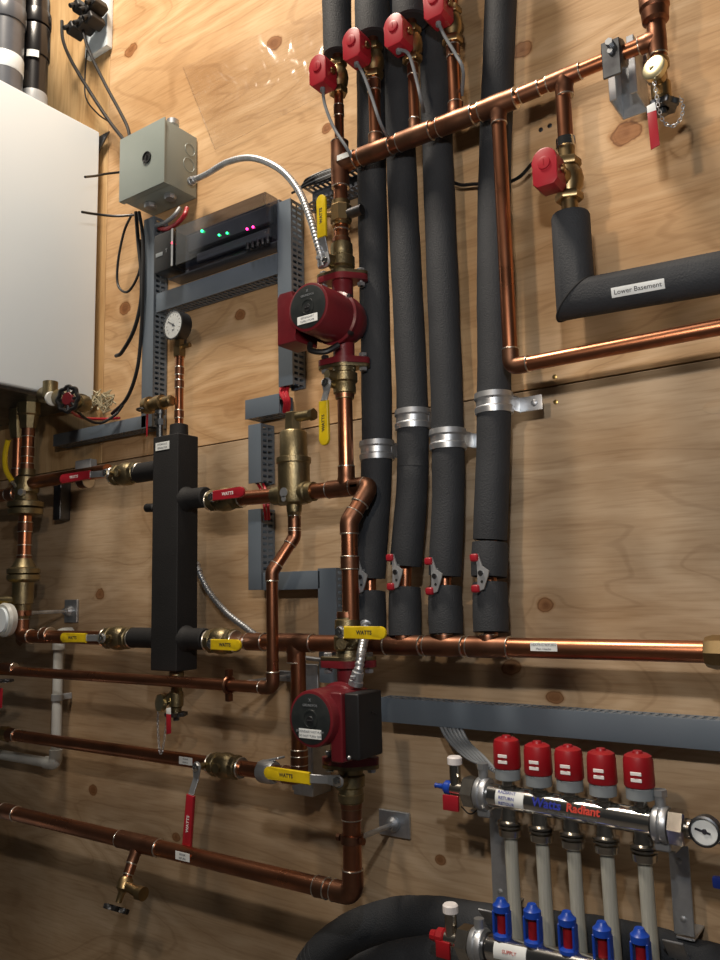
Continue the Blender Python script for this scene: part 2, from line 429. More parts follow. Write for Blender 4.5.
def oval_flange(mb, p, half, thick, r=.024, ang=0.):
    a = math.radians(ang); u = XA*math.cos(a)+YA*math.sin(a); v = -XA*math.sin(a)+YA*math.cos(a)
    o = arc(half-.011,0,.012,-60,60,6)+arc(0,0,r,62,118,8)+arc(-(half-.011),0,.012,120,240,6)+arc(0,0,r,242,298,8)
    mb.extrude(o, p, u, v, ZA, thick, .0012)
    return u
def bolt(root, p, u, half, z0, z1):
    for s in (-1,1):
        q = p+u*s*(half-.011)
        MB().cyl(Vector((q.x,q.y,z0)), Vector((q.x,q.y,z1)), .0035, 8).lathe(Vector((q.x,q.y,z1-.006)), ZA, [(0,.0072),(.005,.0072),(.006,.006)], 6).lathe(Vector((q.x,q.y,z0)), ZA, [(0,.006),(.001,.0072),(.006,.0072)], 6).build('bolt', 'steel', root)
FL_ANG = 25
def flange_valve(label, c, up, L, r, grip_color, hd, hl, pv, words, arm=.35):
    """isolation valve with an oval flange; c = flange face centre, up=+1 body above the flange"""
    root = thing('flange_valve', label, 'valve', c)
    ax = ZA*up
    b = MB().lathe(c+ax*.004, ax, [(0,.021),(L*.16,.019),(L*.2,.0225),(L*.45,.0225),(L*.5,.019),(L*.62,.0195),(L*.64,r*1.55),(L*.82,r*1.5),(L*.84,r*1.25),(L,r*1.22)], 26)
    n = OUT
    b.cyl(c+ax*L*.38, Vector((pv.x, pv.y, c.z+ax.z*L*.38)), .0085, 12)
    b.build('body', 'brass_dark', root)
    mb = MB(); oval_flange(mb, c if up > 0 else c-ZA*.006, .044, .006, ang=FL_ANG); mb.build('flange', 'brass_dark', root)
    joint(root, c+ax*L, ZA, r*1.22)
    MB().lathe(c+ax*L*.93, ax, [(0,r*1.3),(L*.12,r*1.25)], 20).build('collar', 'copper_old', root)
    lever(root, pv, OUT, hd, hl, grip_color, arm=arm, words=words, off=.02)
    return root
def pump(label, c, zt, zb, side, lines, dark=False):
    root = thing('circulator_pump', label, 'pump', c)
    n = OUT
    MB().lathe(c+YA*.030, n, [(0,.022),(.006,.034),(.018,.041),(.034,.0445),(.046,.0445),(.054,.043)], 30).tube([Vector((c.x,c.y,zb+.006)), c+ZA*-.03, c+ZA*.03, Vector((c.x,c.y,zt-.006))], .0185, 22).build('volute', 'pumpred', root)
    for z, s in ((zt,-1),(zb,1)):
        mb = MB(); p = Vector((c.x,c.y,z-.011 if s < 0 else z)); u = oval_flange(mb, p, .044, .011, .026, FL_ANG); mb.build('flange', 'pumpred', root)
        bolt(root, p, u, .044, z-.020 if s < 0 else z-.012, z+.012 if s < 0 else z+.020)
    m0 = .022; m1 = .097
    MB().lathe(c+n*m0, n, [(0,.0465),(.004,.0465),(.006,.0425),(m1-m0-.004,.0415),(m1-m0-.001,.0405),(m1-m0,.038)], 36).build('motor', 'pumpred', root)
    for k in range(4):
        a = math.radians(45+90*k); q = c+n*(m0-.002)+(XA*math.cos(a)+ZA*math.sin(a))*.0455
        MB().cyl(q, q+n*.008, .004, 6).build('screw', 'steel_dark', root)
    fp = MB().lathe(c+n*m1, n, [(-.001,.0365),(.0008,.0365),(.0012,.0355)], 36).lathe(c+n*(m1+.001), n, [(0,.014),(.0012,.0135),(.0014,.0115),(.0006,.0112)], 24).build('faceplate', 'plate', root)
    f0 = c+n*(m1+.0016)
    MB().lathe(f0-ZA*.002, n, [(0,.0065),(.0012,.006)], 16).box(f0-ZA*.002+n*.0015, (.009,.001,.0016), None, .0002, 1).build('bleed_screw', 'steel_dark', root)
    text('X', f0+ZA*.027, XA, ZA, .007, 'inkgrey', fp)
    text('GRUNDFOS', f0+ZA*.0195, XA, ZA, .0052, 'inkgrey', fp)
    sticker(root, f0+ZA*-.021, XA, ZA, .042, .0135, lines, .0047)
    # terminal box beside the motor
    bx = c+XA*side*.047+n*.050
    if side < 0:
        MB().extrude([(-.022,-.046),(.020,-.046),(.016,-.03),(.016,.028),(.010,.044),(-.016,.044),(-.022,.036)], c+XA*-.058+n*.024, XA, ZA, n, .058, .004).build('terminal_box', 'pumpred', root)
        MB().cyl(c+XA*-.03+n*.03+ZA*.036, c+XA*-.03+n*.068+ZA*.036, .008, 14, .003).build('screw_boss', 'pumpred', root)
        MB().tube(spline([c+XA*-.034+n*.05+ZA*-.044, c+XA*-.028+n*.055+ZA*-.058, c+XA*-.006+n*.045+ZA*-.062, c+XA*.012+n*.03+ZA*-.05]), .005, 10).build('cable_loop', 'black', root)
    else:
        MB().box(c+XA*.034+n*.046+ZA*-.012, (.022,.070,.100), None, .004, 3).build('terminal_box', 'pumpred', root)
        cv = MB().box(c+XA*.058+n*.044+ZA*-.010, (.026,.062,.094), None, .004, 3).build('terminal_cover', 'blackmatt', root)
        MB().cyl(c+XA*.073+n*.045+ZA*.008, c+XA*.0745+n*.035+ZA*.004, .0012, 6).build('scratch_rib', 'black', cv)
        MB().sphere(c+XA*.058+n*.082+ZA*-.052, .003, 8).build('cover_screw', 'steel', cv)
    return root
def zone_valve(label, c, hf, r, group='red zone valves along the header', cable=None):
    """c = body centre on the pipe axis, hf = centre of the actuator's front face"""
    root = thing('zone_valve', label, 'valve', c, group)
    b = MB().lathe(c-ZA*.030, ZA, [(0,r*1.2),(.004,r*1.25),(.012,r*1.3),(.018,r*1.65),(.030,r*1.8),(.042,r*1.65),(.048,r*1.3),(.058,r*1.2)], 22)
    b.cyl(c, Vector((c.x,hf.y+.03,c.z))*.55+Vector((hf.x,hf.y+.03,hf.z-.008))*.45, r*1.15, 18)
    b.build('body', 'brass', root)
    for s in (-1,1): MB().lathe(c+ZA*s*.026-ZA*.006, ZA, [(0,r*1.5),(.002,r*1.62),(.010,r*1.62),(.012,r*1.5)], 6, hint=XA+YA*.4).build('union_nut', 'brass', root)
    w = .0185
    o = [(-w,-.024),(-w+.006,-.030),(w-.006,-.030),(w,-.024)]+arc(0,.008,w,0,180,14)
    hd = MB().extrude(o, hf+YA*.034, XA, ZA, OUT, .034, .0025).build('actuator_head', 'red', root)
    MB().lathe(hf+ZA*.003, OUT, [(-.001,.0095),(.0022,.009),(.0026,.007)], 22).build('button', 'red', hd)
    MB().box(hf+ZA*.004+OUT*.0027, (.0012,.001,.009), None, .0002, 1).build('slot', 'capred', hd)
    MB().cyl(Vector((hf.x+.0195,hf.y+.018,hf.z-.004)), Vector((hf.x+.023,hf.y+.018,hf.z-.004)), .006, 14).build('release_knob', 'brass', hd)
    if cable:
        MB().tube(spline([hf+YA*.015-ZA*.029]+cable), .0028, 10).build('cable', 'greycable', root)
        MB().cyl(hf+YA*.015-ZA*.028, hf+YA*.015-ZA*.036, .0045, 10).build('cable_gland', 'greycable', root)
    return root
def sleeve(label, pts, r, group=None, rad=.02, name='pipe_insulation', closed_end=False):
    P = rpath(pts, rad, 6) if len(pts) > 2 else [Vector(p) for p in pts]
    # subdivide for a slightly uneven foam surface
    Q = []
    for i in range(len(P)-1):
        n = max(1, int((P[i+1]-P[i]).length/.02))
        for k in range(n): Q.append(P[i].lerp(P[i+1], k/n))
    Q.append(P[-1])
    root = thing(name, label, 'pipe insulation', Q[0], group)
    ph = random.random()*9
    m = len(Q)
    MB().tube(Q, r, 30, rf=lambda i, m: r*(1+.012*math.sin(i*.9+ph)+.008*math.sin(i*2.3+ph)) * (.965 if i in (0, m-1) else 1)).build('foam', 'foam', root)
    for a, b in ((Q[0], Q[1]), (Q[-1], Q[-2])):
        t = (a-b).normalized(); MB().lathe(a-t*.0005, t, [(0,r*.80),(.0012,r*.78),(.0012,r*.5)], 24).build('cut_end', 'foam_in', root)
    return root
def pipe_clamp(label, c, r, tabx, group='silver pipe clamps round the black insulation'):
    root = thing('pipe_clamp', label, 'clamp', c, group)
    w = .017
    mb = MB().lathe(c-ZA*w, ZA, [(0,r*1.0),(.0005,r+.0035),(w*.55,r+.0045),(w*.72,r+.0018),(w*1.28,r+.0018),(w*1.45,r+.0045),(w*2-.0005,r+.0035),(2*w,r)], 36)
    mb.build('band', 'steel', root)
    for s, L in ((1, tabx), (-1, .012)):
        y = -.004
        t = MB().box(Vector((c.x+s*(r+L/2), (c.y*.55), c.z)), (L+.006, .0028, .024), None, .0012, 2)
        t.box(Vector((c.x+s*(r+.0005), c.y*.75, c.z)), (.0028, abs(c.y)*.45, .026), None, .001, 1).build('tab', 'steel', root)
        MB().lathe(Vector((c.x+s*(r+L*.72), c.y*.55-.001, c.z)), OUT, [(0,.0055),(.002,.0055),(.0035,.003)], 10).build('screw', 'steel', root)
    return root
def spring_clamp(label, c, group='red tipped spring clamps on the black insulation'):
    root = thing('spring_clamp', label, 'clamp', c, group)
    k = .8
    MB().extrude([(x*k, y*k) for x, y in [(-.006,.034),(-.001,.036),(.006,.012),(.020,.004),(.018,-.004),(.008,-.030),(-.001,-.033),(-.006,-.029),(-.003,0)]], c, XA, ZA, OUT, .0028, .0006).box(c+YA*.006, (.003,.014,.024), None, .0008, 1).build('jaw_plate', 'plate_steel', root)
    for s in (1,-1):
        MB().box(c+XA*-.007+ZA*s*.023+OUT*.002, (.014,.010,.012), None, .0045, 3).build('tip', 'red', root)
    MB().cyl(c+XA*.003+OUT*-.002, c+XA*.003+OUT*.006, .0038, 14).build('rivet', 'steel_dark', root)
    MB().cyl(c+XA*.004+ZA*-.013+OUT*.0028, c+XA*.004+ZA*-.013+OUT*.0034, .0022, 10).build('hole', 'foam_in', root)
    return root
def ducting(label, a, b, w, depth, sides, group='grey slotted wire ducts', cover=True, mat='duct', name='wire_duct'):
    """a,b centre line of the front face; w width in the wall plane; sides = list of +1/-1 that carry slots"""
    root = thing(name, label, 'wire duct', Vector((a.x, 0, a.z)), group)
    ax = (b-a); L = ax.length; ax.normalize(); s = OUT.cross(ax)
    d0 = depth
    base = a+YA*(depth-.0015)
    if cover: MB().box((a+b)/2+YA*.0015, (L, w, .003), (ax, s, OUT), .0012, 2).build('cover', mat, root)
    mb = MB(); 
    mb.box((a+b)/2+YA*(depth-.003), (L, w-.004, .003), (ax, s, OUT), 0)
    pitch = .0120; n = int(L/pitch)
    for sd in (-1, 1):
        o = s*sd*(w/2-.0022)
        if cover: zs = ((.004,.007),(depth/2-.001,.0035),(depth-.005,.006))
        else: zs = ((.006,.003),(depth/2-.0035,.0045),(depth-.006,.008))
        for (z, t) in zs: mb.box((a+b)/2+o+YA*z, (L-.001, .0018, t), (ax, s, OUT), 0)
        for k in range(n+1):
            q = a+ax*min(L-.003, k*pitch+.003)+o+YA*(depth/2); mb.box(q, (.0060, .0017, depth-.004), (ax, s, OUT), 0)
    mb.build('channel', mat, root)
    return root
def cable(label, pts, r, mat='cable', name='cable', group=None, k=8, cat='cable'):
    mb = MB().tube(spline(pts, k), r, 9); o = mb.build(name, mat); return tag(o, label, cat, group)
def flex(label, pts, r):
    P = spline(pts, 10)
    L = sum((P[i+1]-P[i]).length for i in range(len(P)-1)); st = .0019; Q = [P[0]]; acc = 0
    for i in range(len(P)-1):
        seg = (P[i+1]-P[i]).length; t = st-acc
        while t < seg: Q.append(P[i].lerp(P[i+1], t/seg)); t += st
        acc = seg-(t-st)
    root = thing('metal_conduit', label, 'conduit', P[0])
    MB().tube(Q, r, 12, rf=lambda i, m: r*(1.08 if (i//2) % 2 else .90)).build('armour', 'steel', root)
    for a, b in ((P[0],P[2]),(P[-1],P[-3])):
        t = (b-a).normalized(); MB().lathe(a-t*.006, t, [(0,r*1.2),(.001,r*1.6),(.008,r*1.6),(.009,r*1.35),(.022,r*1.35),(.023,r*1.1)], 12).box(a+t*.008+OUT*r*1.6, (.008,.005,.006), None, .001, 1).build('connector', 'steel', root)
    return root
def chain(root, pts, r=.0022):
    P = spline(pts, 12); mb = MB(); acc = 0; k = 0
    step = r*2.3
    for i in range(len(P)-1):
        a, b = P[i], P[i+1]; seg = (b-a).length; t = step-acc
        while t < seg:
            c = a.lerp(b, t/seg); d = (b-a).normalized(); u, v, w = basis(d)
            nrm = u if k % 2 else v; k += 1
            mb.torus(c, nrm, r, r*.26, 10, 5, sx=1.5, hint=d); t += step
        acc = seg-(t-step)
    return mb.build('chain', 'steel', root)
# ================================================================== SETTING
def P0(px, py): return at(px, py, 0)
XL = at(107, 200, 0).x; ZS = at(370, 417.5, 0).z
def struct(o): o['kind'] = 'structure'; return o
mb = MB()
g = .0012
mb.mi = 0; mb.box(Vector(((XL+1.2)/2, .009, (ZS+3.9)/2)), (1.2-XL-2*g, .018, 3.9-ZS-2*g), None, .0008, 1)
mb.mi = 1; mb.box(Vector(((-4.2+1.2)/2, .009, (ZS+0)/2)), (5.4-2*g, .018, ZS-2*g), None, .0008, 1)
mb.mi = 2; mb.box(Vector(((XL-4.2)/2, .009, (ZS+3.9)/2)), (XL+4.2-2*g, .018, 3.9-ZS-2*g), None, .0008, 1)
mb.mi = 3; mb.box(Vector((-1.5, .022, 1.95)), (5.4, .006, 3.9), None, 0)
o = mb.build('wall_back', None, None, ['wood','wood2','wood3','ductdark'])
# keep texture space equal to world space
me = o.data; me.transform(Matrix.Translation(o.location)); o.location = (0,0,0); struct(o)
o = MB().box(Vector((-1.5,-1.5,-.05)), (5.4,3.06,.1), None, 0).build('floor', 'concrete'); struct(o)

# ================================================================== BOILER
XB = at(104,137,.008).x
t = thing('boiler', 'large white wall-hung boiler casing at the left edge', 'boiler', Vector((XB-.22, 0, at(97,405,0).z)))
zb = at(97,405,0).z; zt = at(104,137,0).z
MB().box(Vector((XB-.22, -.235, (zb+zt)/2)), (.44, .43, zt-zb), None, .006, 3).build('casing', 'white', t)
MB().box(Vector((XB-.22, -.235, zb-.004)), (.42, .41, .01), None, .002, 1).build('bottom_panel', 'steel_dark', t)
MB().extrude([(0,0),(.075,0),(.03,-.045),(0,-.05)], Vector((XB-.045,-.012,zt-.006)), XA, ZA, OUT, .004, .0008).build('hanging_bracket', 'steel_dark', t)
tp = MB().cyl(Vector((XB-.05,-.02,zt)), Vector((XB-.05,-.02,zt+.012)), .012, 12).build('cap', 'white', t)
# flue pipes rising from the casing
def flue(label, x, y, zt_, bands, r, mat):
    t = thing('flue_pipe', label, 'flue pipe', Vector((x,y,zt)), None)
    MB().cyl(Vector((x,y,zt)), Vector((x,y,zt_)), r, 28).build('pipe', mat, t)
    for (z0, z1, k, m, nm) in bands: MB().lathe(Vector((x,y,z0)), ZA, [(0,r*k*.98),(.003,r*k),(z1-z0-.003,r*k),(z1-z0,r*k*.98)], 28).build(nm, m, t)
    return t
p1 = onx(36, 108, XB-.055); yv = p1.y
Z = lambda px, py, x: onx(px, py, x).z
x1 = XB-.058; fy = onx(35,60,x1).y
f1 = flue('black flue pipe with a small white tag, rising from the boiler', x1, fy, Z(35,12,x1),
     [(zt, Z(35,96,x1), 1.03, 'fluepale','base_collar'), (Z(35,60,x1), Z(35,30,x1), 1.12, 'abs','coupling'), (Z(35,28,x1), Z(35,14,x1), 1.16, 'abs','hub')], .031, 'abs')
MB().tube(rpath([Vector((x1,fy,Z(35,18,x1))), Vector((x1,fy,Z(35,-5,x1))), Vector((x1-.15,fy+.03,Z(35,-60,x1)))], .08, 8), .032, 24).build('elbow', 'abs', f1)
c = Vector((x1,fy,Z(35,62,x1))); wrap_label(f1, c, ZA, Vector((.75,-.66,0)), .0352, .8, .018, [], .004, [])
x2 = x1-.05; x2 = x1; f2y = onx(5,60,x2).y
f2 = flue('grey flue pipe with a white band, rising from the boiler corner', x2, f2y, Z(10,-40,x2)+.1,
     [(Z(10,78,x2), Z(10,62,x2), 1.03, 'white','band'), (Z(10,28,x2), Z(10,12,x2), 1.08, 'fluegrey','hub')], .041, 'fluegrey')

# ================================================================== JUNCTION BOX
dB = .10
a = at(120,172,dB); b = at(165,150,dB); zT = at(165,117,dB).z; zB = at(165,182,dB).z
cx = (a.x+b.x)/2; w = b.x-a.x
t = thing('junction_box', 'grey painted metal junction box with knockouts, beside the boiler', 'junction box', Vector((cx,0,zB)))
MB().box(Vector((cx,-dB/2-.0005,(zT+zB)/2)), (w-.006,dB-.005,zT-zB-.006), None, .002, 2).build('body', 'boxgrey', t)
cv = MB().box(Vector((cx,-dB,(zT+zB)/2)), (w,.004,zT-zB), None, .0015, 2).box(Vector((cx,-dB+.006,zB+.001)), (w,.014,.002), None, .0005,1).build('cover', 'boxgrey', t)
k = at(148,158,dB); MB().lathe(k, OUT, [(0,.0135),(.0055,.0135),(.0055,.0115),(.0035,.011)], 24).box(k+OUT*.005, (.003,.003,.012), None, .0005, 1).build('plug', 'black', t)
for (px,py,rr) in ((190,150,.014),(189,165,.016)):
    k = onx(px,py,b.x-.003); MB().torus(k, XA, rr, .0012, 22, 6).build('knockout', 'boxgrey', t)
MB().cyl(onx(182,121,b.x)+XA*-.03, onx(182,121,b.x)+XA*-.03+ZA*.012, .014, 16).build('knockout', 'steel', t)
for q in (.3,.75): MB().lathe(Vector((a.x+w*q,-.05,zB-.008)), ZA, [(0,.012),(.003,.014),(.010,.014)], 8).build('cable_connector', 'steel', t)

# ================================================================== CONTROLLER
dC = .085
L0 = at(153,233,dC); L1 = at(265,193,dC); Lb = at(152,270,dC)
zT = (L0.z+L1.z)/2; zBc = (Lb.z+at(266,238,dC).z)/2; x0 = L0.x; x1c = L1.x
t = thing('zone_controller', 'long smoked plastic zone controller with glowing green and red lights', 'controller', Vector(((x0+x1c)/2,0,zBc)))
MB().box(Vector(((x0+x1c)/2,-.022,(zT+zBc)/2)), (x1c-x0,.040,zT-zBc), None, .003, 2).build('base', 'fluegrey', t)
MB().box(Vector(((x0+x1c)/2+.03,-.046,(zT+zBc)/2+.015)), (x1c-x0-.09,.012,(zT-zBc)*.42), None, .002, 1).box(Vector(((x0+x1c)/2+.04,-.044,zBc+.022)), (x1c-x0-.12,.012,.020), None, .002, 1).build('relay_board', 'fluegrey', t)
MB().box(Vector((x0+.03,-.062,(zT+zBc)/2)), (.058,.042,zT-zBc-.002), None, .004, 2).build('transformer_cover', 'black', t)
MB().box(Vector((x0+.063,-.0855,(zT+zBc)/2)), (.006,.002,zT-zBc-.004), None, .0006, 1).build('silver_strip', 'steel', t)
cc = MB(); W2 = (x1c-x0-.07); cX = x0+.07+W2/2
cc.box(Vector((cX,-.064,(zT+zBc)/2)), (W2,.040,zT-zBc), None, .005, 3).build('clear_cover', 'smoke', t)
MB().box(Vector((x0+.02,-.0838,(zT+zBc)/2-.005)), (.022,.0012,.009), None, .004, 2).build('badge', 'greynut', t)
text('T', Vector((x0+.043,-.0842,(zT+zBc)/2-.002)), XA, ZA, .012, 'inkgrey', t)
for (px,py,m,rr) in ((172,243,'ledr',.0024),(202,231,'ledg',.0033),(219,235,'ledg',.0026),(227,233,'ledg',.0026),(247,229,'ledm',.0028),(253,227,'ledm',.0028)):
    MB().sphere(at(px,py,.0865), rr*.85, 10).build('indicator_light', m, t)
for i in range(5):
    k = at(258+i*5-10, 243-i*1.5, .06); MB().cyl(k, k+ZA*-.014, .0045, 10).build('cable_grommet', 'steel_dark', t)

# ================================================================== WIRE DUCTS
dD = .045
def duct(label, x0, y0, x1, y1, w, sides, vertical, cover=True, mat='duct'):
    a = at(x0,y0,dD); b = at(x1,y1,dD)
    if vertical: a.x = b.x = (a.x+b.x)/2
    else: a.z = b.z = (a.z+b.z)/2
    return ducting(label, a, b, w, dD-.001, sides, cover=cover, mat=mat)
duct('tall grey wire duct at the left end of the zone controller', 148.5,218, 147,427, .037, (-1,1), True)
duct('grey wire duct running just under the smoked zone controller', 156,304, 277,262.5, .044, (-1,1), False)
duct('tall grey wire duct behind the upper circulator pump', 284.5,200, 284.5,386, .036, (-1,1), True)
duct('short grey wire duct stub between the two vertical ducts', 245,413, 279,400, .040, (-1,1), False)
duct('grey vertical wire duct behind the brass air separator', 254.5,424, 254.5,483, .034, (-1,1), True)
duct('grey vertical wire duct below the red-handled valve, under a wire gap', 254.5,509, 254.5,590, .034, (-1,1), True)
duct('short grey wire duct, lowest of the frame, right of the vertical one', 263,584, 320,577, .034, (-1,1), False)
duct('grey vertical wire duct ending behind the lower pump', 327.5,568, 327.5,683, .042, (-1,1), True)
duct('grey wire duct running left under the white boiler', 53,441, 146,421, .030, (-1,1), False)
duct('long grey wire duct above the red-capped manifold', 377,709, 760,739.5, .040, (-1,1), False)
duct('dark open wire duct behind the upper header, full of wires', 300,196, 366,170, .045, (-1,1), False, False, 'fluegrey')

# ================================================================== COPPER: HEADER AND RISERS
dH = .13; r1 = .0142; r2 = .0112; r3 = .0085
A = at(340,165,dH); Bp = at(500,104,dH); Cp = at(657,39,dH)
zH = (A.z+Bp.z)/2+0; 
t = run('upper copper header crossing in front of the black insulated pipes', [A, Bp, ], r1)
MB().tube([Bp, Cp], r2*.95, 20).build('pipe', 'copper', t)
ax = (Bp-A).normalized(); ax2 = (Cp-Bp).normalized()
def onH(px):
    f = (px-340)/(500-340) if px <= 500 else (px-500)/(657-500)
    return (A.lerp(Bp, f) if px <= 500 else Bp.lerp(Cp, f))
def hx(px):     # parametric: find point on header projecting at px
    lo, hi = 0., 1.
    P_, Q_ = (A, Bp) if px <= 500 else (Bp, Cp)
    for _ in range(30):
        m = (lo+hi)/2; p = P_.lerp(Q_, m)
        if proj(p)[0] < px: lo = m
        else: hi = m
    return P_.lerp(Q_, lo)
def proj(p):
    c = _x*p.x+_y*(p.y+D)+_z*(p.z-H); return (360-F*c.x/c.z, 480+F*c.y/c.z)
for px, rb in ((376,r2),(415,r3),(456,r2)): tee(t, hx(px), ax, ZA, r1, rb, L=.062, Lb=.030)
tee(t, hx(498), ax, -ZA, r1, r2, L=.06, Lb=.032)
tee(t, hx(564), ax2, -ZA, r2, r2, L=.05, Lb=.030)
coupling(t, hx(530), ax2, r2, .03)
sticker(t, hx(350)+OUT*(r1*1.13+.0005)+ZA*.003, ax, ZA, .032, .010, [], name='white_tape', th=.0006)
# risers
def riser(label, px, y0, x1, y1, r):
    a = hx(px); b = at(x1, y1, dH); a = a+ZA*.01
    rr = run(label, [a, Vector((a.x, a.y, b.z))], r, group='copper risers from the upper header to the red valves')
    coupling(rr, Vector((a.x,a.y,a.z+(b.z-a.z)*.88)), ZA, r, .02)
    return Vector((a.x,a.y,b.z))
R2 = riser('copper riser up from the header to the second red valve', 376,149, 374,78, r2*.92)
R3 = riser('copper riser up from the header to the third red valve', 415,132, 412,62, r3)
R4 = riser('copper riser up from the header to the fourth red valve', 456,118, 456,42, r2*.92)
# first riser continues the pump line
Pt = at(338,162,dH)
t = run('copper pipe from the upper header up to the leftmost red valve', [A+ZA*.005, Vector((A.x,A.y,at(336,95,dH).z))], r3, group=None)
R1 = Vector((A.x,A.y,at(336,95,dH).z))
coupling(t, Vector((A.x,A.y,at(337,112,dH).z)), ZA, r3, .02); coupling(t, Vector((A.x,A.y,at(337,150,dH).z)), ZA, r3*1.2, .03)
def zv(label, R, hp, cb):
    c = Vector((R.x, R.y, R.z+.030)); hf = at(*hp, dH+.055)
    return zone_valve(label, c, hf, .0105, cable=[at(x,y,d) for x,y,d in cb])
zv('leftmost red-headed zone valve, hanging over the plastic bag', R1, (317,68), [(325,105,.17),(334,128,.165),(348,150,.16),(352,160,.13)])
zv('second red-headed zone valve from the left on the header', R2, (351,42), [(364,76,.17),(372,98,.165),(380,122,.16),(388,138,.12)])
zv('third red-headed zone valve from the left on the header', R3, (393,28), [(409,55,.17),(417,82,.165),(421,100,.16),(424,112,.12)])
zv('fourth red-headed zone valve, topmost of the row, cut by the frame', R4, (433,0), [(444,35,.17),(456,55,.165),(463,70,.16),(462,95,.12)])
# sleeves above the zone valves
SG = 'black foam sleeves above the red valves'
for (R, y0, lab, rr) in ((R1,40,'short black foam sleeve above the leftmost red valve',.0265),(R2,16,'black foam sleeve above the second red valve',.031),(R3,0,'black foam sleeve above the third red valve',.031)):
    pt = Vector((R.x, R.y, R.z+.075)); up = Vector((R.x, R.y, R.z+.42))
    if R is R1: up = Vector((R.x,R.y,R.z+.075+.17))
    run('bare copper stub between valve and foam sleeve, '+lab.split('above ')[1], [Vector((R.x,R.y,R.z+.05)), pt], .0095)
    sleeve(lab, [pt, up], rr, SG)
run('bare copper pipe leaving the top of the fourth red valve', [Vector((R4.x,R4.y,R4.z+.05)), Vector((R4.x,R4.y,R4.z+.4))], r2)
# ---- pump line 1
def V(px, py, d=dH): return at(px, py, d)
X1 = A.x
def pv_(py, px=343, d=dH): return Vector((X1, -d, at(px,py,d).z))
t = run('copper pipe from the header down to the upper pump valve', [pv_(160), pv_(252)], r1*.88)
tee(t, A, ZA, ax, r1, r1, L=.085, Lb=.034)
joint(t, pv_(230), ZA, r1); 
t = thing('check_valve', 'brass check valve above the yellow lever, over the upper pump', 'valve', pv_(213))
MB().lathe(pv_(223), ZA, [(0,.017),(.002,.0195),(.030,.0195),(.033,.017)], 8, hint=XA+YA*.4).lathe(pv_(226), ZA, [(0,.016),(.046,.016)], 20).build('body', 'brass', t)
MB().cyl(pv_(213)+XA*-.012+OUT*.006, pv_(213)+XA*-.030+OUT*.018, .005, 10).lathe(pv_(213)+XA*-.030+OUT*.018, Vector((-1,-.6,0)), [(0,.007),(.005,.007)], 6).build('bleed_screw', 'brass', t)
MB().cyl(pv_(216)+XA*.012, pv_(216)+XA*.045, .009, 14).build('side_port', 'steel_dark', t)
zt1 = pv_(277,342).z; zb1 = pv_(365,347).z
pc = Vector((X1,-dH,(zt1+zb1)/2-.002))
flange_valve('brass flange valve with raised yellow lever, above the upper pump', Vector((X1,-dH,zt1)), 1, .066, r1*.9, 'yellow', ZA, .118, at(326,262,dH+.035), 'WATTS')
pump('upper red circulator pump with round dark faceplate, on the vertical line', pc, zt1, zb1, -1, ['SECONDARY', 'SUPPLY PUMP'])
flange_valve('brass flange valve with lowered yellow lever, below the upper pump', Vector((X1,-dH,zb1)), -1, .055, r1*.9, 'yellow', -ZA, .108, at(327,383,dH+.035), 'WATTS', .3)
# ---- branch at mid level
zBr = (at(345,489,dH).z+at(300,492,dH).z)/2
TJ = Vector((X1,-dH,zBr)); Xs = at(294,492,dH).x
t = run('copper pipe down from the upper pump to the branch tee', [pv_(392,345), TJ], r1*.9)
tee(t, TJ, XA, ZA, r1*.95, r1*.9, L=.075, Lb=.036)
Xe = at(371,486,dH).x
P = [TJ, Vector((Xe,-dH,zBr)), at(349,522,.165), at(348,600,.165)]
P[3] = Vector((P[2].x,-.165,at(348,620,.165).z))
t = run('copper offset pipe with elbows running down to the lower pump', P, r1*.95, rad=.018)
coupling(t, P[2].lerp(P[3], .42), ZA, r1*.95, .02)
run('short copper pipe from the branch tee to the air separator', [TJ, Vector((Xs+.03,-dH,zBr))], r1*.95)
t = thing('air_separator', 'tall brass air separator with stepped cylinder body', 'air separator', Vector((Xs,-dH,zBr-.05)))
zz = lambda py: at(295,py,dH).z
c = Vector((Xs,-dH,0))
MB().lathe(c+ZA*zz(512), ZA, [(0,.013),(zz(505)-zz(512),.014),(zz(503)-zz(512),.027),(zz(500)-zz(512),.0285),(zz(464)-zz(512),.0285),(zz(463)-zz(512),.031),(zz(458)-zz(512),.031),(zz(457)-zz(512),.025),(zz(433)-zz(512),.0245),(zz(431)-zz(512),.022)], 30).lathe(Vector((Xs-.045,-dH,zBr)), XA, [(0,.017),(.012,.017),(.014,.0195),(.076,.0195),(.078,.017),(.09,.017)], 22).build('body', 'brass_dark', t)
MB().lathe(c+ZA*zz(432), ZA, [(0,.0155),(.034,.0145),(.036,.012)], 6, hint=XA).cyl(c+ZA*(zz(432)+.026), c+ZA*(zz(432)+.026)+XA*.045, .009, 14).lathe(c+ZA*(zz(432)+.026)+XA*.040, XA, [(0,.011),(.008,.011)], 6).build('vent_cap', 'brass_dark', t)
e = Vector((Xs,-dH-.0285,zBr)); MB().lathe(e+YA*.002, OUT, [(0,.0085),(.002,.0085)], 20).lathe(e+YA*.002-ZA*.011, OUT, [(0,.005),(.002,.005)], 16).build('badge', 'steel', t)
# left of separator
ball_valve('red-handled ball valve right of the black hydraulic separator', at(226,499,dH), XA, r1*.95, .085, OUT, XA*1+ZA*.02, .088, 'red', 'WATTS', pv=at(213,497,dH+.035), arm=.12)
run('short copper pipe between the red-handled valve and the air separator', [at(245,498,dH), Vector((Xs-.035,-dH,zBr))], r1*.95)
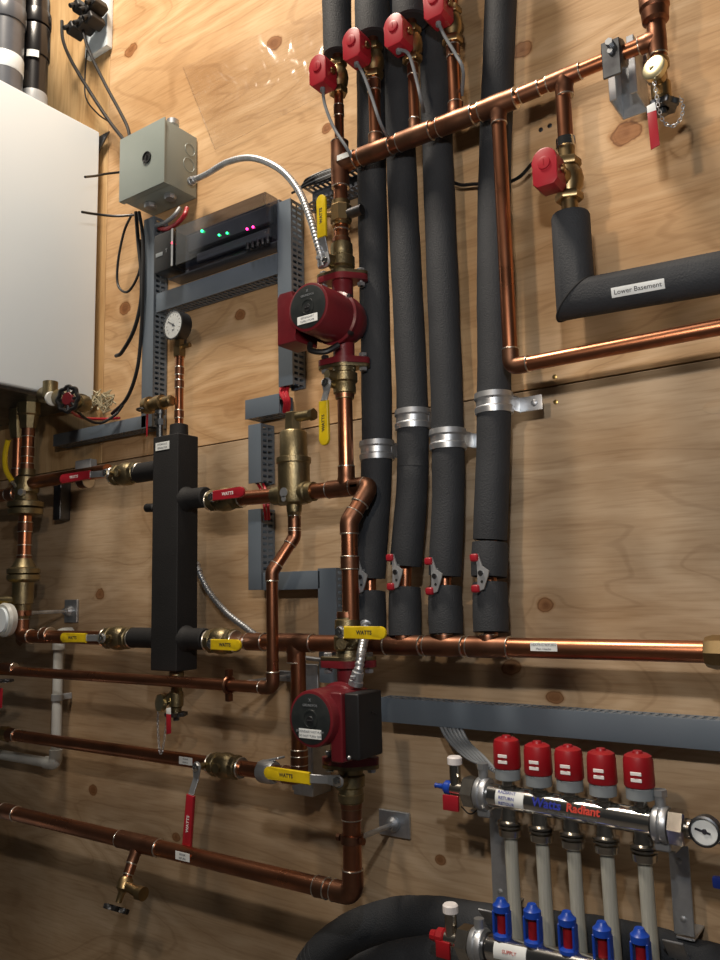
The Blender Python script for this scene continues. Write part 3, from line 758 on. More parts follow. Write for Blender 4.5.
# air separator drain line
z0 = zz(512)
P = [Vector((Xs,-dH,z0)), Vector((Xs,-dH,at(295,537,dH).z)), at(272,572,.165), at(272,688,.165), at(-30,663,.165)]
P[3].x = P[2].x; P[4].z = P[3].z
t = run('copper line from the air separator bending down, then left along the wall', P, r3*1.2, rad=.016)
coupling(t, P[0].lerp(P[1], .45), ZA, r3*1.2, .026); coupling(t, at(8,668,.165), XA, r3*1.25, .05)
MB().lathe(Vector((Xs,-dH,z0-.012)), ZA, [(0,.012),(.014,.0135)], 6).build('union_nut', 'brass', t)
k = at(229,686,.165); k.z = P[3].z
t = thing('split_ring_hanger', 'copper split ring hanger on the horizontal line left of the lower pump', 'pipe hanger', k)
MB().torus(k, XA, .0135, .0032, 24, 8).build('ring', 'copper_old', t)
for s in (-1,1): MB().box(k+ZA*s*.021, (.010,.012,.014), None, .003, 2).build('lug', 'copper_old', t)
MB().cyl(k+YA*.014, Vector((k.x,-.004,k.z)), .004, 10).build('rod', 'steel', t)
MB().box(Vector((k.x+.05,-.006,k.z-.0)), (.05,.006,.05), None, .001, 1).box(Vector((k.x+.0,-.003,k.z)), (.1,.004,.02), None, .001,1).build('wall_plate', 'steel', t)

# ================================================================== HYDRAULIC SEPARATOR
a = at(153,433,.16); b = at(178,433,.16); zT = (a.z+b.z)/2-.004; zB2 = at(178,672,.16).z
sw = b.x-a.x; sd = .054; sc = Vector(((a.x+b.x)/2, -.16+sd/2, (zT+zB2)/2)); dS = .135
t = thing('hydraulic_separator', 'tall black foam-clad hydraulic separator with four side ports', 'separator', Vector((sc.x,sc.y,zB2)))
MB().box(sc, (sw, sd, zT-zB2), None, .003, 3).build('jacket', 'box_foam', t)
sticker(t, at(162.5,446,.1605), XA, ZA, .040, .016, ['HYDRAULIC','SEPARATOR'], .0052)
zU = at(190,499,dS).z; zU2 = at(145,472,dS).z; zLo = at(205,639,dS).z; zLo2 = zLo
PR = []
for (s, z, nm, Lp) in ((1,zU,'port',.055),(1,zLo,'port',.055),(-1,zU2,'port',.085),(-1,zLo2,'port',.085)):
    p = Vector((sc.x+s*sw/2-s*.002,-dS,z)); q = p+XA*s*Lp; PR.append(q)
    MB().lathe(p, XA*s, [(0,.026),(.010,.0215),(.016,.020),(Lp-.002,.020),(Lp,.018)], 26).build(nm, 'box_foam', t)
MB().cyl(at(152,508,dS)+XA*.01, at(146,508,dS), .009, 14, .003).build('side_plug', 'blackmatt', t)
# gauge
gx = at(179,430,.125)
gz = at(175,345,.125).z
t = thing('pressure_gauge', 'round pressure gauge with white dial on a copper stem', 'gauge', Vector((gx.x,-.125,zT)))
MB().lathe(Vector((gx.x,-.125,zT)), ZA, [(0,.019),(.025,.018),(.027,.012)], 20).build('foam_collar', 'box_foam', t)
MB().cyl(Vector((gx.x,-.125,zT+.02)), Vector((gx.x,-.125,gz)), r3, 18).build('stem_pipe', 'copper', t)
for py in (415,385,372): coupling(t, Vector((gx.x,-.125,at(177,py,.125).z)), ZA, r3, .016)
MB().lathe(Vector((gx.x,-.125,gz-.028)), ZA, [(0,.0125),(.003,.0135),(.02,.0135),(.022,.010),(.05,.010)], 6, hint=XA+YA*.3).cyl(Vector((gx.x,-.125,gz-.008)), Vector((gx.x+.03,-.125,gz-.008)), .005, 8).build('needle_valve', 'brass', t)
fc = at(171.5,322,.155)
cc = Vector((gx.x,-.125,fc.z))
gd = (fc-cc).normalized(); gd = (OUT+XA*-.08).normalized(); cc = cc+gd*-.008; fc = cc+gd*.026
MB().lathe(cc-gd*.004, gd, [(0,.024),(.004,.0295),(.022,.0305),(.030,.0315),(.030,.028),(.027,.0275)], 36, caps=(True,False)).cyl(Vector((cc.x,cc.y,gz)), cc, .008, 12).build('case', 'black', t)
dl = MB().lathe(cc+gd*.0225, gd, [(0,.0280),(.002,.0280)], 36).build('dial', 'paper', t)
xd = -gd.cross(ZA); xd = ZA.cross(-gd)
xd = XA - gd*XA.dot(gd)
text('psi', fc-ZA*.010-gd*.0012, xd, ZA, .007, 'ink', dl)
mb = MB()
for i in range(13):
    an = math.radians(225-i*22.5); v = xd*math.cos(an)+ZA*math.sin(an); mb.box(fc+v*.021-gd*.0015, (.004,.0008,.0006), (v, gd.cross(v), gd), 0)
mb.build('scale_marks', 'ink', dl)
v = (xd*-.8+ZA*.5).normalized(); MB().box(fc+v*.007-gd*.001, (.026,.0016,.0008), (v, gd.cross(v), gd), 0).lathe(fc-gd*.0014, gd, [(0,.003),(.001,.003)], 12).build('needle', 'ink', dl)
MB().lathe(cc+gd*.0272, gd, [(0,.0280),(.0006,.0280)], 30).build('lens', 'glass', t)
# brass relief valve on top left
v0 = at(160,430,.14); 
t = thing('relief_valve', 'brass valve with thin red tag on top of the black separator', 'valve', Vector((v0.x,-.14,zT)))
zq = at(160,403,.14).z
MB().cyl(Vector((v0.x,-.14,zT)), Vector((v0.x,-.14,zq)), .007, 14).lathe(Vector((v0.x,-.14,zT+.028)), ZA, [(0,.010),(.012,.010)], 6).lathe(Vector((v0.x,-.14,zT+.05)), ZA, [(0,.011),(.008,.011)], 12).build('stem', 'steel_dark', t)
p = Vector((v0.x-.045,-.14,zq)); MB().lathe(p, XA, [(0,.010),(.002,.017),(.016,.018),(.018,.013),(.034,.013),(.036,.016),(.052,.016),(.054,.011),(.078,.011),(.08,.008)], 18).build('body', 'brass', t)
MB().torus(p+ZA*-.008+OUT*.004, ZA, .014, .0024, 18, 6).box(p+ZA*-.012, (.026,.004,.004), None, .001,1).build('wire_handle', 'steel_dark', t)
k = at(147,425,.145); MB().extrude([(-.003,.022),(.004,.022),(.0025,-.022),(-.0005,-.026)], k, XA, ZA, OUT, .0012, .0003).build('tag', 'red', t)
# bottom drain valve
def drain_valve(label, top, L, capp, chain_pts, tagp, tag_len, horiz=-1, wheel=True, taglabel=True, mat='brass_dark', ctilt=Vector((-.25,-1,.1))):
    t = thing('drain_valve', label, 'valve', top)
    MB().lathe(top, -ZA, [(0,.012),(.004,.014),(.012,.014),(.014,.0095),(L*.45,.0105),(L*.5,.0135),(L*.78,.0135),(L*.82,.010),(L,.009)], 14).build('body', mat, t)
    c = capp; mid = top-ZA*L*.5
    MB().cyl(mid, c-ctilt.normalized()*.006, .0095, 14).build('outlet', mat, t)
    MB().lathe(c-ctilt.normalized()*.008, ctilt, [(0,.013),(.002,.0165),(.010,.0165),(.011,.0145),(.0105,.005)], 26).box(c+ctilt.normalized()*.002, (.010,.0016,.004), None, .0004, 1).build('cap', 'brass_bright', t)
    chain(t, chain_pts)
    if wheel:
        w = top-ZA*L; mb = MB()
        out = []
        for i in range(60):
            a = 2*math.pi*i/60; rr = .019+.0032*math.cos(6*a); out.append((rr*math.cos(a), rr*math.sin(a)))
        mb.extrude(out, w, XA, YA, (ZA+OUT*.25+XA*.2).normalized(), .008, .002); mb.cyl(w, w-ZA*.008, .006, 10)
        mb.build('handwheel', 'steel_dark', t)
    g = MB().extrude([(-.006,0),(.006,0),(.007,-tag_len),(-.005,-tag_len-.003)], tagp, XA, ZA, OUT, .0016, .0004).build('tag', 'red', t)
    MB().extrude([(-.006,.010),(.005,.012),(.006,0),(-.006,0)], tagp, XA, ZA, OUT, .0014, .0003).build('tag_top', 'paper', t)
    return t
tpt = Vector((sc.x+.01, -.135, zB2))
drain_valve('drain valve with chained brass cap under the black separator', tpt, .085, at(160,703,.15), [at(158,709,.15), at(158,730,.15), at(160,752,.15), at(163,748,.15), at(166,725,.15), at(168,712,.15)], at(169,714,.165), .034)

# ---- left lower branch
t = ball_valve('yellow-handled ball valve at the separator lower left port', at(119,638,dS), XA, r1, .085, OUT, -XA, .125, 'yellow', 'WATTS', pv=at(103,638,dS+.035), arm=.33)
t = ball_valve('yellow-handled ball valve at the separator lower right port', at(222,641,dS), XA, r1, .07, OUT, XA, .080, 'yellow', 'WATTS', pv=at(212,644,dS+.035), arm=.10)
Zl = at(60,637,dS).z
Xc = at(24,560,dS).x
def PL(py, px=26): return Vector((Xc,-dS,at(px,py,dS).z))
P = [at(105,638,dS), Vector((Xc,-dS,Zl)), PL(606)]; P[0].z = Zl
t = run('copper elbow joining the yellow-handled valve to the left flange stack', P, r1, rad=.024)
coupling(t, at(47,634.5,dS), XA, r1, .022)
t = thing('flange_stack', 'brass flanged check valve below the left copper column', 'valve', PL(606))
MB().lathe(PL(620), ZA, [(0,.014),(.010,.016),(.012,.019),(.035,.020),(.037,.024),(.085,.024),(.087,.030),(.092,.0365),(.102,.0365),(.104,.030),(.106,.0365),(.116,.0365),(.120,.028),(.135,.020),(.14,.018)], 28).build('body', 'brass_dark', t)
MB().cyl(PL(600)+OUT*.01, PL(600)+OUT*.04+XA*-.045, .011, 12).lathe(PL(600)+OUT*.035+XA*-.040, OUT*.6+XA*-.8, [(0,.015),(.010,.015)], 6).build('stem', 'brass_dark', t)
t = run('copper column between the two brass flanges at the left', [PL(578), PL(505)], r1*1.05)
coupling(t, PL(560), ZA, r1*1.05, .022); coupling(t, PL(527), ZA, r1*1.05, .022); joint(t, PL(545), ZA, r1*1.15)
t = thing('flange_union', 'brass flange union under the boiler at the left edge', 'pipe union', PL(512))
MB().lathe(PL(516), ZA, [(0,.020),(.004,.038),(.016,.040),(.018,.034),(.021,.041),(.032,.041),(.036,.028),(.052,.024),(.056,.028),(.09,.027),(.095,.019),(.11,.018)], 28).build('body', 'brass_dark', t)
MB().lathe(PL(494)+XA*.02+OUT*.02, OUT+XA*.3, [(0,.008),(.01,.008)], 6).build('bolt', 'steel', t)
# upper left branch to separator
Zu = at(60,489,dS).z
t = ball_valve('red-handled ball valve left of the separator, below the boiler', at(127,474,dS), XA, r1, .085, OUT, -XA, .145, 'red', 'WATTS', pv=at(107,473,dS+.035), arm=.30)
t = run('copper pipe from the brass flange union to the red-handled valve', [PL(484)+XA*.0, Vector((at(108,478,dS).x,-dS,PL(484).z))], r1)
t.location = t.location
coupling(t, at(85,481,dS)*1.0, XA, r1, .024)
t = run('copper stub entering the brass union from the left edge', [PL(492), PL(492)+XA*-.25], r1*1.05); coupling(t, PL(492)+XA*-.055, XA, r1*1.05, .03)
t = run('copper pipe dropping from the boiler, nearer its corner', [PL(478,28), Vector((Xc,-dS,zb+.0))], r1*.95)
for py in (468,452,432): coupling(t, PL(py,29), ZA, r1*.95, .022)
MB().lathe(Vector((Xc,-dS,zb-.07)), ZA, [(0,.018),(.03,.022),(.034,.026),(.07,.026)], 8).build('union_nut', 'brass_dark', t)
Xd = Xc-.10
t = run('second copper pipe dropping from the boiler at the left edge', [Vector((Xd+.02,-.11,PL(492).z)), Vector((Xd+.02,-.11,zb))], r1*.9)
coupling(t, Vector((Xd+.02,-.11,at(17,474,.11).z)), ZA, r1*.9, .025)
MB().lathe(Vector((Xd+.02,-.11,zb-.08)), ZA, [(0,.018),(.03,.024),(.08,.026)], 8).build('union_nut', 'brass_dark', t)
t = thing('lever_handle', 'thin yellow lever handle hanging at the far left edge', 'valve handle', at(10,480,.2))
MB().tube(spline([at(8,440,.19), at(5,455,.19), at(6,470,.19), at(12,481,.18)]), .006, 10).build('grip', 'yellow', t)
MB().tube([at(12,481,.18), at(18,490,.15)], .004, 8).build('arm', 'steel', t)
# gas / service valve with handwheel under the boiler
hw = at(68,399,.27)
t = thing('handwheel_valve', 'service valve with black spoked handwheel under the boiler', 'valve', hw)
ax_h = (OUT+XA*.25).normalized(); u, v, w_ = basis(ax_h)
mb = MB(); n = 8; R = .0245
pts = [hw+(u*math.cos(2*math.pi*i/48)+v*math.sin(2*math.pi*i/48))*(R*(1+.07*math.cos(n*2*math.pi*i/48))) for i in range(48)]
mb.tube(pts, .0042, 8, closed=True)
for i in range(n):
    a_ = 2*math.pi*i/n; q = (u*math.cos(a_)+v*math.sin(a_)); mb.cyl(hw+q*.01, hw+q*R, .0032, 6)
mb.build('handwheel', 'black', t)
MB().lathe(hw-ax_h*.006, ax_h, [(0,.013),(.006,.015),(.010,.012)], 16).build('hub', 'pumpred', t)
MB().cyl(hw-ax_h*.004, hw-ax_h*.04, .010, 14).lathe(hw-ax_h*.03, -ax_h, [(0,.014),(.01,.018),(.02,.018),(.022,.012)], 10).cyl(hw-ax_h*.04, at(45,395,.16), .019, 16).cyl(at(50,398,.2), at(50,398,.2)+ZA*(zb-at(50,398,.2).z), .016, 14).build('body', 'brass_dark', t)
MB().lathe(at(51,399,.205), Vector((1,-.1,0)), [(0,.015),(.004,.016),(.006,.014)], 16).build('white_seal', 'pvc', t)
k = at(105,400,.03)
# crumpled insulation tuft / bracket by duct
t = thing('wall_bracket', 'small galvanised bracket on the wall behind the red-handled valve', 'bracket', at(88,470,.01))
MB().box(at(86,465,.012), (.06,.02,.024), None, .002, 1).build('plate', 'fluepale', t)
MB().box(at(62,500,.02), (.03,.03,.10), None, .002, 1).build('channel', 'steel_dark', t)
mb = MB()
for i in range(44):
    q = at(102+random.uniform(-7,8), 401+random.uniform(-7,6), .03+random.uniform(-.015,.02)); mb.tube(spline([q, q+Vector((random.uniform(-.02,.02),random.uniform(-.01,.01),random.uniform(-.02,.02))), q+Vector((random.uniform(-.02,.02),random.uniform(-.01,.01),random.uniform(-.02,.02)))],4), .0018, 5)
o = mb.build('foam_offcut', M['straw']); tag(o, 'crumpled pale strip of stuffing beside the boiler bottom corner', 'stuffing')
# white dial at far left
k = at(9,622,.23)
t = thing('mixing_actuator', 'round white actuator with yellow edge at the left border', 'actuator', k)
k = at(2,620,.19)
MB().lathe(k+YA*.020, OUT, [(0,.030),(.004,.036),(.016,.038),(.022,.034)], 32).build('housing', 'pvc', t)
MB().lathe(k+YA*-.001, OUT, [(0,.028),(.006,.027)], 28).build('knob', 'white', t)
MB().box(k+XA*-.033+YA*.004, (.020,.05,.068), None, .004, 2).build('yellow_plate', 'yellow', t)
k = at(-78,905,.26)  # tank out of view, added to cast the rounded shadow at lower left
t = thing('expansion_tank', 'unseen grey steel expansion tank, added left of the view for its rounded shadow', 'tank', k)
MB().lathe(k-ZA*.22, ZA, [(0,.02),(.012,.07),(.04,.115),(.08,.135),(.30,.135),(.34,.115),(.368,.07),(.38,.02)], 36).build('vessel', 'fluepale', t)
MB().cyl(k+ZA*.155, k+ZA*.30, .012, 14).build('neck', 'brass_dark', t)
# threaded-rod wall mounts
def rod_mount(label, wall, rod_end, plate=(.05,.045), ringp=None, rr=r1):
    t = thing('rod_mount', label, 'pipe support', wall)
    MB().box(wall+OUT*.004, (plate[0], .006, plate[1]), None, .001, 1).build('wall_plate', 'steel', t)
    MB().lathe(wall+OUT*.007, OUT, [(0,.013),(.006,.013),(.012,.008),(.018,.008)], 12).build('nut', 'steel', t)
    MB().cyl(wall+OUT*.01, rod_end, .0042, 10).build('rod', 'steel', t)
    if ringp is not None:
        MB().lathe(ringp-ZA*.006, ZA, [(0,rr),(0,rr+.003),(.012,rr+.003),(.012,rr)], 24).build('ring', 'copper_old', t)
        for s in (-1,1): MB().cyl(ringp+XA*s*(rr+.004)+OUT*.004, ringp+XA*s*(rr+.010)+OUT*.004, .0055, 10).build('lug', 'copper_old', t)
    return t
w0 = at(73,611,0); rod_mount('steel rod mount holding the left flange stack to the wall', w0, Vector((Xc+.01,-dS+.012,PL(613).z)), (.05,.055), Vector((Xc,-dS,PL(613).z)), r1*1.25)
# white pvc pipe
P = [at(50,634,.04)+XA*-.02, at(59,634,.04), at(62,765,.04), at(-20,752,.04)]
P[0] = P[1]+YA*.035; P[2].x = P[1].x; P[3].z = P[2].z
P_pvc = P[2].copy()
t = thing('pvc_pipe', 'white plastic drain pipe bending left behind the copper lines', 'pipe', P[2])
MB().tube(rpath(P, .022, 8), .0115, 20).build('pipe', 'pvc', t)
for i in (1,2):
    ta = (P[i-1]-P[i]).normalized(); tb = (P[i+1]-P[i]).normalized()
    MB().tube(rpath([P[i]+ta*.032, P[i], P[i]+tb*.036], .02, 8), .0145, 20).build('elbow', 'pvc', t)

# ================================================================== MID HEADER
dM = .11; rM = .0142
Pm0 = at(245,641,dM); Pm1 = at(722,653,dM); zM = (Pm0.z+Pm1.z)/2; Pm0.z = Pm1.z = zM; zM
def mx(px): p = at(px,650,dM); return Vector((p.x,-dM,zM))
t = run('long horizontal copper header under the black insulated pipes', [Pm0, Pm1], rM)
coupling(t, mx(256), XA, rM, .04); tee(t, mx(296), XA, -ZA, rM, rM, L=.075, Lb=.034)
for px in (404,445,489): tee(t, mx(px), XA, ZA, rM, rM*.8, L=.066, Lb=.018)
tee(t, mx(372), XA, ZA, rM, rM*.8, L=.06, Lb=.018)
sticker(t, mx(548)+OUT*(rM+.0006)+ZA*.003, XA, ZA, .040, .012, ['HEATING RETURN','Main Header'], .0044)
k = mx(722)
t = thing('pipe_union', 'brass union at the right end of the long header', 'pipe union', k)
MB().lathe(k+XA*-.02, XA, [(0,.016),(.001,.019),(.010,.0215),(.05,.0215),(.052,.018)], 8, hint=ZA).build('nut', 'brass', t)
MB().box(Vector((k.x+.020,-.045,k.z)), (.04,.09,.075), None, .002, 1).build('strut', 'steel', t)
# drop at 298
P = [mx(298), Vector((mx(298).x,-dM,at(297,776,dM).z)), Vector((at(240,770,dM).x,-dM,at(297,776,dM).z))]
t = run('copper drop from the header to the strut-mounted lower line', P, rM*.95, rad=.02)
coupling(t, Vector((P[0].x,-dM,at(298,757,dM).z)), ZA, rM*.95, .025)
zK = P[1].z
def kx(px, z=None): p = at(px,765,dM); return Vector((p.x,-dM,zK if z is None else z))
t = run('copper line with white label running left from the red-handled valve', [kx(208), kx(-40)], rM*.9)
coupling(t, kx(8), XA, rM*.95, .06); MB().lathe(kx(10)+XA*-.05, XA, [(0,.016),(.04,.018),(.045,.015)], 8).build('brass_adapter', 'brass', t)
sticker(t, kx(191)+OUT*(rM*.9+.0006)+ZA*.002, XA, ZA, .036, .014, ['BOILER','SUPPLY'], .0046)
ball_valve('ball valve with red handle hanging straight down', kx(226), XA, rM*.95, .078, OUT, -ZA+XA*-.10, .148, 'red', 'WATTS', pv=kx(211)+OUT*.034, arm=.32, w=.020, bend=.010)
# strut with clamp
k = kx(268)
t = thing('strut_bracket', 'galvanised strut with pipe clamp behind the lower yellow lever', 'bracket', Vector((k.x,0,k.z)))
MB().box(Vector((k.x+.035,-.03,k.z+.005)), (.045,.055,.105), None, .002, 1).box(Vector((k.x+.005,-.018,k.z+.005)), (.03,.035,.105), None, .002, 1).build('strut', 'steel', t)
MB().lathe(k-XA*.016, XA, [(0,rM),(0,rM+.004),(.004,rM+.0055),(.028,rM+.0055),(.032,rM+.004),(.032,rM)], 24).box(k+ZA*.019+YA*.008, (.05,.02,.004), (Vector((1,0,.25)).normalized(),YA,Vector((-.25,0,1)).normalized()), .001,1).build('clamp', 'steel', t)

# ================================================================== INSULATED PIPES
G4 = 'tall black insulated pipes'; Gs = 'short black foam sleeves above the long header'; RF = .0265
names = ['leftmost','second','third','rightmost']
cols = [((370,-60),(372,180),(377,440),(370,578),(370,592),(370,634), .092),
        ((398,-60),(401,150),(413,430),(406,566),(405,588),(405,636), .094),
        ((434,-60),(436,100),(448,440),(445,576),(445,587),(446,634), .094),
        ((503,-60),(494,200),(494,410),(490,540),(490,583),(491,632), .090)]
for i, (a, b, c, d, e, f, dd) in enumerate(cols):
    pts = [at(*d, .088), at(*c, .080), at(*b, .070), at(*a, .064)]
    sleeve(f'{names[i]} of the four tall black insulated pipes behind the upper header', spline(pts, 5), RF, G4)
    sleeve(f'short black foam sleeve on the header below the {names[i]} tall pipe', [at(*f, .100), at(*e, .092)], RF*1.02, Gs)
    run(f'bare copper showing in the foam gap of the {names[i]} insulated pipe', [Vector((at(*f,.1).x,-.105,zM)), at(f[0],f[1],.1), at(e[0],e[1],.092), at(d[0],d[1]-10,.088)], .0105, rad=.004, group='bare pipe ends in the foam gaps', skip=(1,2,3))
sleeve('thin black foam collar near the bottom of the rightmost tall pipe', [at(489,577,.093), at(490,543,.088)], RF*1.06)
for i, (p, tx) in enumerate((((376,451),.022),((413,420),.020),((455,440),.030),((499,404),.036))):
    c = at(*p, .080)
    # put the band on the sleeve axis
    a_, b_ = cols[i][2], cols[i][3]
    fx = {0:(377,451),1:(413,420),2:(448,440),3:(494,404)}[i]
    pipe_clamp(['silver clamp round the leftmost insulated pipe, lowest of four','silver clamp round the second insulated pipe, beside the lowest one','silver clamp round the third insulated pipe','silver clamp round the rightmost insulated pipe, highest of four'][i], at(*fx, .080), RF, tx)
for i, p in enumerate(((360,577),(395,572),(434,576),(480,573))):
    spring_clamp(f'small steel spring clamp at the foam gap of the {names[i]} insulated pipe', at(*p, .125))

# ================================================================== PUMP 2 LINE
dP = .165; X2 = at(348,640,dP).x
def Q2(py, px=349): return Vector((X2,-dP,at(px,py,dP).z))
zt2 = Q2(660,346).z; zb2 = Q2(764,350).z
flange_valve('brass flange valve with horizontal yellow lever, above the lower pump', Vector((X2,-dP,zt2)), 1, .072, r1*.95, 'yellow', XA, .090, at(341,632,dP+.035), 'WATTS', .15)
c2 = Vector((X2,-dP,(zt2+zb2)/2+.002))
pump('lower red circulator pump with black terminal cover', c2, zt2, zb2, 1, ['SECONDARY HOT PUMP', 'DO NOT TURN OFF'])
flange_valve('brass flange valve with yellow lever pointing left, below the lower pump', Vector((X2,-dP,zb2)), -1, .062, r1*.95, 'yellow', -XA, .142, at(339,781,dP+.035), 'WATTS', .34)
P = [Q2(795), Q2(894,350), Vector((at(-30,806,dP).x,-dP,Q2(894,350).z))]
t = run('copper line under the lower pump running left to the drain', P, r1*1.02, rad=.022)
zD = P[1].z
def dx(px, py=850): p = at(px,py,dP); return Vector((p.x,-dP,zD))
coupling(t, Q2(812), ZA, r1, .02)
coupling(t, dx(10,812), XA, r1*1.02, .05); coupling(t, dx(322,884), XA, r1*1.02, .02)
tee(t, dx(139,846), XA, (OUT*.55-ZA).normalized(), r1*1.02, r3*1.1, L=.11, Lb=.035)
sticker(t, dx(189,855)+OUT*(r1*1.02+.0006)+ZA*.002, XA, ZA, .036, .014, ['BOILER','RETURN'], .0046)
w0 = at(396,823,0); rg = Q2(838); rod_mount('steel rod mount holding the line below the lower pump', w0, rg+YA*.012+XA*.008, (.062,.042), rg, r1*1.05)
# small drain on lower-left line
a = dx(139,846); b = at(117,906,.215); q = (b-a).normalized(); L = (b-a).length
t = thing('drain_cock', 'small drain cock with black tee handle on the lowest copper line', 'valve', a)
MB().cyl(a+q*.02, a+q*L*.62, r3*1.05, 16).build('pipe', 'copper', t)
coupling(t, a+q*L*.42, q, r3*1.05, .018)
MB().lathe(a+q*L*.55, q, [(0,.011),(.004,.0135),(.020,.0135),(.024,.009),(L*.25,.007),(L*.40,.006)], 12).cyl(a+q*L*.66, a+q*L*.70+XA*.045-ZA*.004, .009, 14).lathe(a+q*L*.69+XA*.040-ZA*.004, XA, [(0,.012),(.014,.012)], 16).build('body', 'brass', t)
e = b; mb = MB(); hx_ = (XA*.9+q.cross(OUT)*0-ZA*.12).normalized()
hx_ = (hx_-q*hx_.dot(q)).normalized(); hy_ = q.cross(hx_)
out = []
for i in range(56):
    a_ = 2*math.pi*i/56; rr = .021+.0035*math.cos(7*a_); out.append((rr*math.cos(a_), rr*math.sin(a_)))
mb.extrude(out, e, hx_, hy_, q, .009, .002).build('handle', 'black', t)

# ================================================================== RIGHT SIDE
T5 = hx(498)
dn = at(511,366,dH); dn.x = (dn.x*.5+T5.x*.5)
P = [T5-ZA*.01, at(511,367,.125), at(800,312,.125)]; P[2].z = P[1].z
t = run('bright copper pipe dropping from the header then turning right', P, r2, rad=.016)
T6 = hx(562)
zq = at(567,148,dH).z
t = run('short copper drop from the header to the lone red valve', [T6-ZA*.01, Vector((T6.x,-dH,zq))], r2)
MB().lathe(Vector((T6.x,-dH,zq)), ZA, [(0,.013),(.001,.0145),(.014,.0145),(.015,.012)], 20).build('chrome_collar', 'chrome', t)
c5 = Vector((T6.x,-dH,at(570,180,dH).z)); hf = at(544,165,dH+.062)
zone_valve('lone red-headed zone valve above the labelled elbow pipe', c5, hf, .0125, group='red zone valves along the header')
t = run('short brass pipe from the lone red valve into the foam elbow', [Vector((T6.x,-dH,c5.z+.03)), Vector((T6.x,-dH,zq+.002))], .012, mat='brass')
t = run('bare pipe stub entering the top of the foam elbow', [Vector((T6.x,-dH,c5.z-.03)), Vector((T6.x,-dH,at(568,222,dH).z))], .012, mat='brass')
zf = at(568,301,dH).z; a = Vector((T6.x,-dH,at(568,216,dH).z)); b = Vector((T6.x,-dH,zf))
e = at(800,258,dH)
sl = thing('pipe_insulation', 'black foam elbow labelled Lower Basement, below the lone red valve', 'pipe insulation', b)
hz = (e-b).normalized(); rl = .0275
MB().tube([a, a-ZA*.004, b, e], rl, 32, rf=lambda i, m: rl*.95 if i == 0 else rl).build('foam', 'foam', sl)
ta = -ZA; mt = (ta+hz).normalized(); ring_ = []
for k in range(32):
    an = 2*math.pi*k/32; q = (XA*math.cos(an)+YA*math.sin(an))*rl; ring_.append(b+q-ta*(q.dot(mt)/ta.dot(mt)))
MB().tube(ring_, .0016, 6, closed=True).build('glue_line', 'foam_in', sl)
lc = at(643,283,dH); lc = b+hz*((lc-b).dot(hz)); 
wrap_label(sl, lc, hz, OUT+ZA*-.38, .0277, .48, .070, [('Lower Basement',0)], .0092, ['ink'])
# top right assembly
k = Cp
t = run('copper tee stub rising at the right end of the header', [Vector((Cp.x,-dH,at(656,62,dH).z)), Vector((Cp.x,-dH,at(654,-30,dH).z))], r2)
tee(t, Vector((Cp.x,-dH,Cp.z)), ZA, -XA, r2, r2, L=.05, Lb=.024)
MB().lathe(Vector((Cp.x,-dH,at(655,24,dH).z)), ZA, [(0,.013),(.004,.018),(.018,.019),(.020,.017),(.024,.0205),(.042,.0205),(.046,.018),(.09,.018)], 22).build('adapter', 'copper_old', t)
drain_valve('drain valve with yellow brass cap and dangling chain, upper right', Vector((Cp.x,-dH,at(657,60,dH).z)), .075, at(654,68,dH+.035),
   [at(654,80,.165), at(656,92,.165), at(659,110,.16), at(664,122,.158), at(673,126,.156), at(681,118,.154), at(683,106,.152), at(680,97,.150)], at(652,112,.165), .050, mat='brass')
# unistrut hanger
k = hx(615)
t = thing('strut_hanger', 'galvanised strut hanger clamping the header, upper right', 'bracket', Vector((k.x,0,k.z)))
mb = MB()
cz = k.z-.002
for s in (-1,1): mb.box(Vector((k.x+s*.019,-.072,cz)), (.0025,.060,.090), None, .0006, 1)
mb.box(Vector((k.x,-.042,cz)), (.040,.0025,.090), None, .0006, 1)
for s in (-1,1): mb.box(Vector((k.x+s*.0145,-.101,cz)), (.010,.0025,.090), None, .0006, 1)
mb.build('strut', 'steel', t)
mb = MB().lathe(k-ax2*.014, ax2, [(0,r2),(0,.0185),(.002,.0205),(.026,.0205),(.028,.0185),(.028,r2)], 26)
mb.box(k+OUT*.019+ZA*-.014, (.026,.004,.055), None, .001, 1).build('clamp', 'steel_dark', t)
MB().cyl(k+OUT*.019+ZA*.008, k+OUT*.027+ZA*.008, .0055, 6).cyl(k+OUT*.019+ZA*-.004, k+OUT*.024+ZA*-.004, .004, 8).build('screw', 'steel', t)
for s in (-1,1): MB().box(Vector((k.x+s*.022,-.04,k.z+.032)), (.008,.03,.06), None, .002, 2).build('threaded_leg', 'steel', t)

# ================================================================== MANIFOLDS
dF = .13
def manifold(label, a, b, rr, red=True, dd=dF):
    t = thing('manifold', label, 'manifold', a); w = (b-a).normalized()
    MB().tube([a, b], rr, 30).build('bar', 'chrome', t)
    return t, w
a = at(484,793.5,dF); b = at(662,824,dF); a.z, b.z
t, w = manifold('upper chromed manifold with five red caps and a thermometer', a, b, .0165)
for s, q in ((-1,a),(1,b)):
    cl = MB().lathe(q-w*.009, w, [(0,.0175),(0,.0215),(.002,.0225),(.007,.0225),(.009,.021),(.011,.0225),(.016,.0225),(.018,.0215),(.018,.0175)], 30)
    cl.cyl(q+ZA*.016, q+ZA*.036, .007, 12).lathe(q+ZA*.034, ZA, [(0,.009),(.008,.009)], 6).box(q+ZA*-.026, (.02,.012,.012), None, .002,1).build('clamp', 'steel', t)
    MB().lathe(q+w*s*.010, w*s, [(0,.019),(.001,.0225),(.018,.0225),(.020,.020)], 6, hint=OUT).build('end_nut', 'nickel', t)
    MB().lathe(q-w*.0125+w*(-s*.0), w, [(0,.0168),(.0005,.0182),(.002,.0182),(.0025,.0168)], 26).build('gasket', 'black', t)
caps = [(508,751),(539,757),(570,761),(603,765),(640,768)]
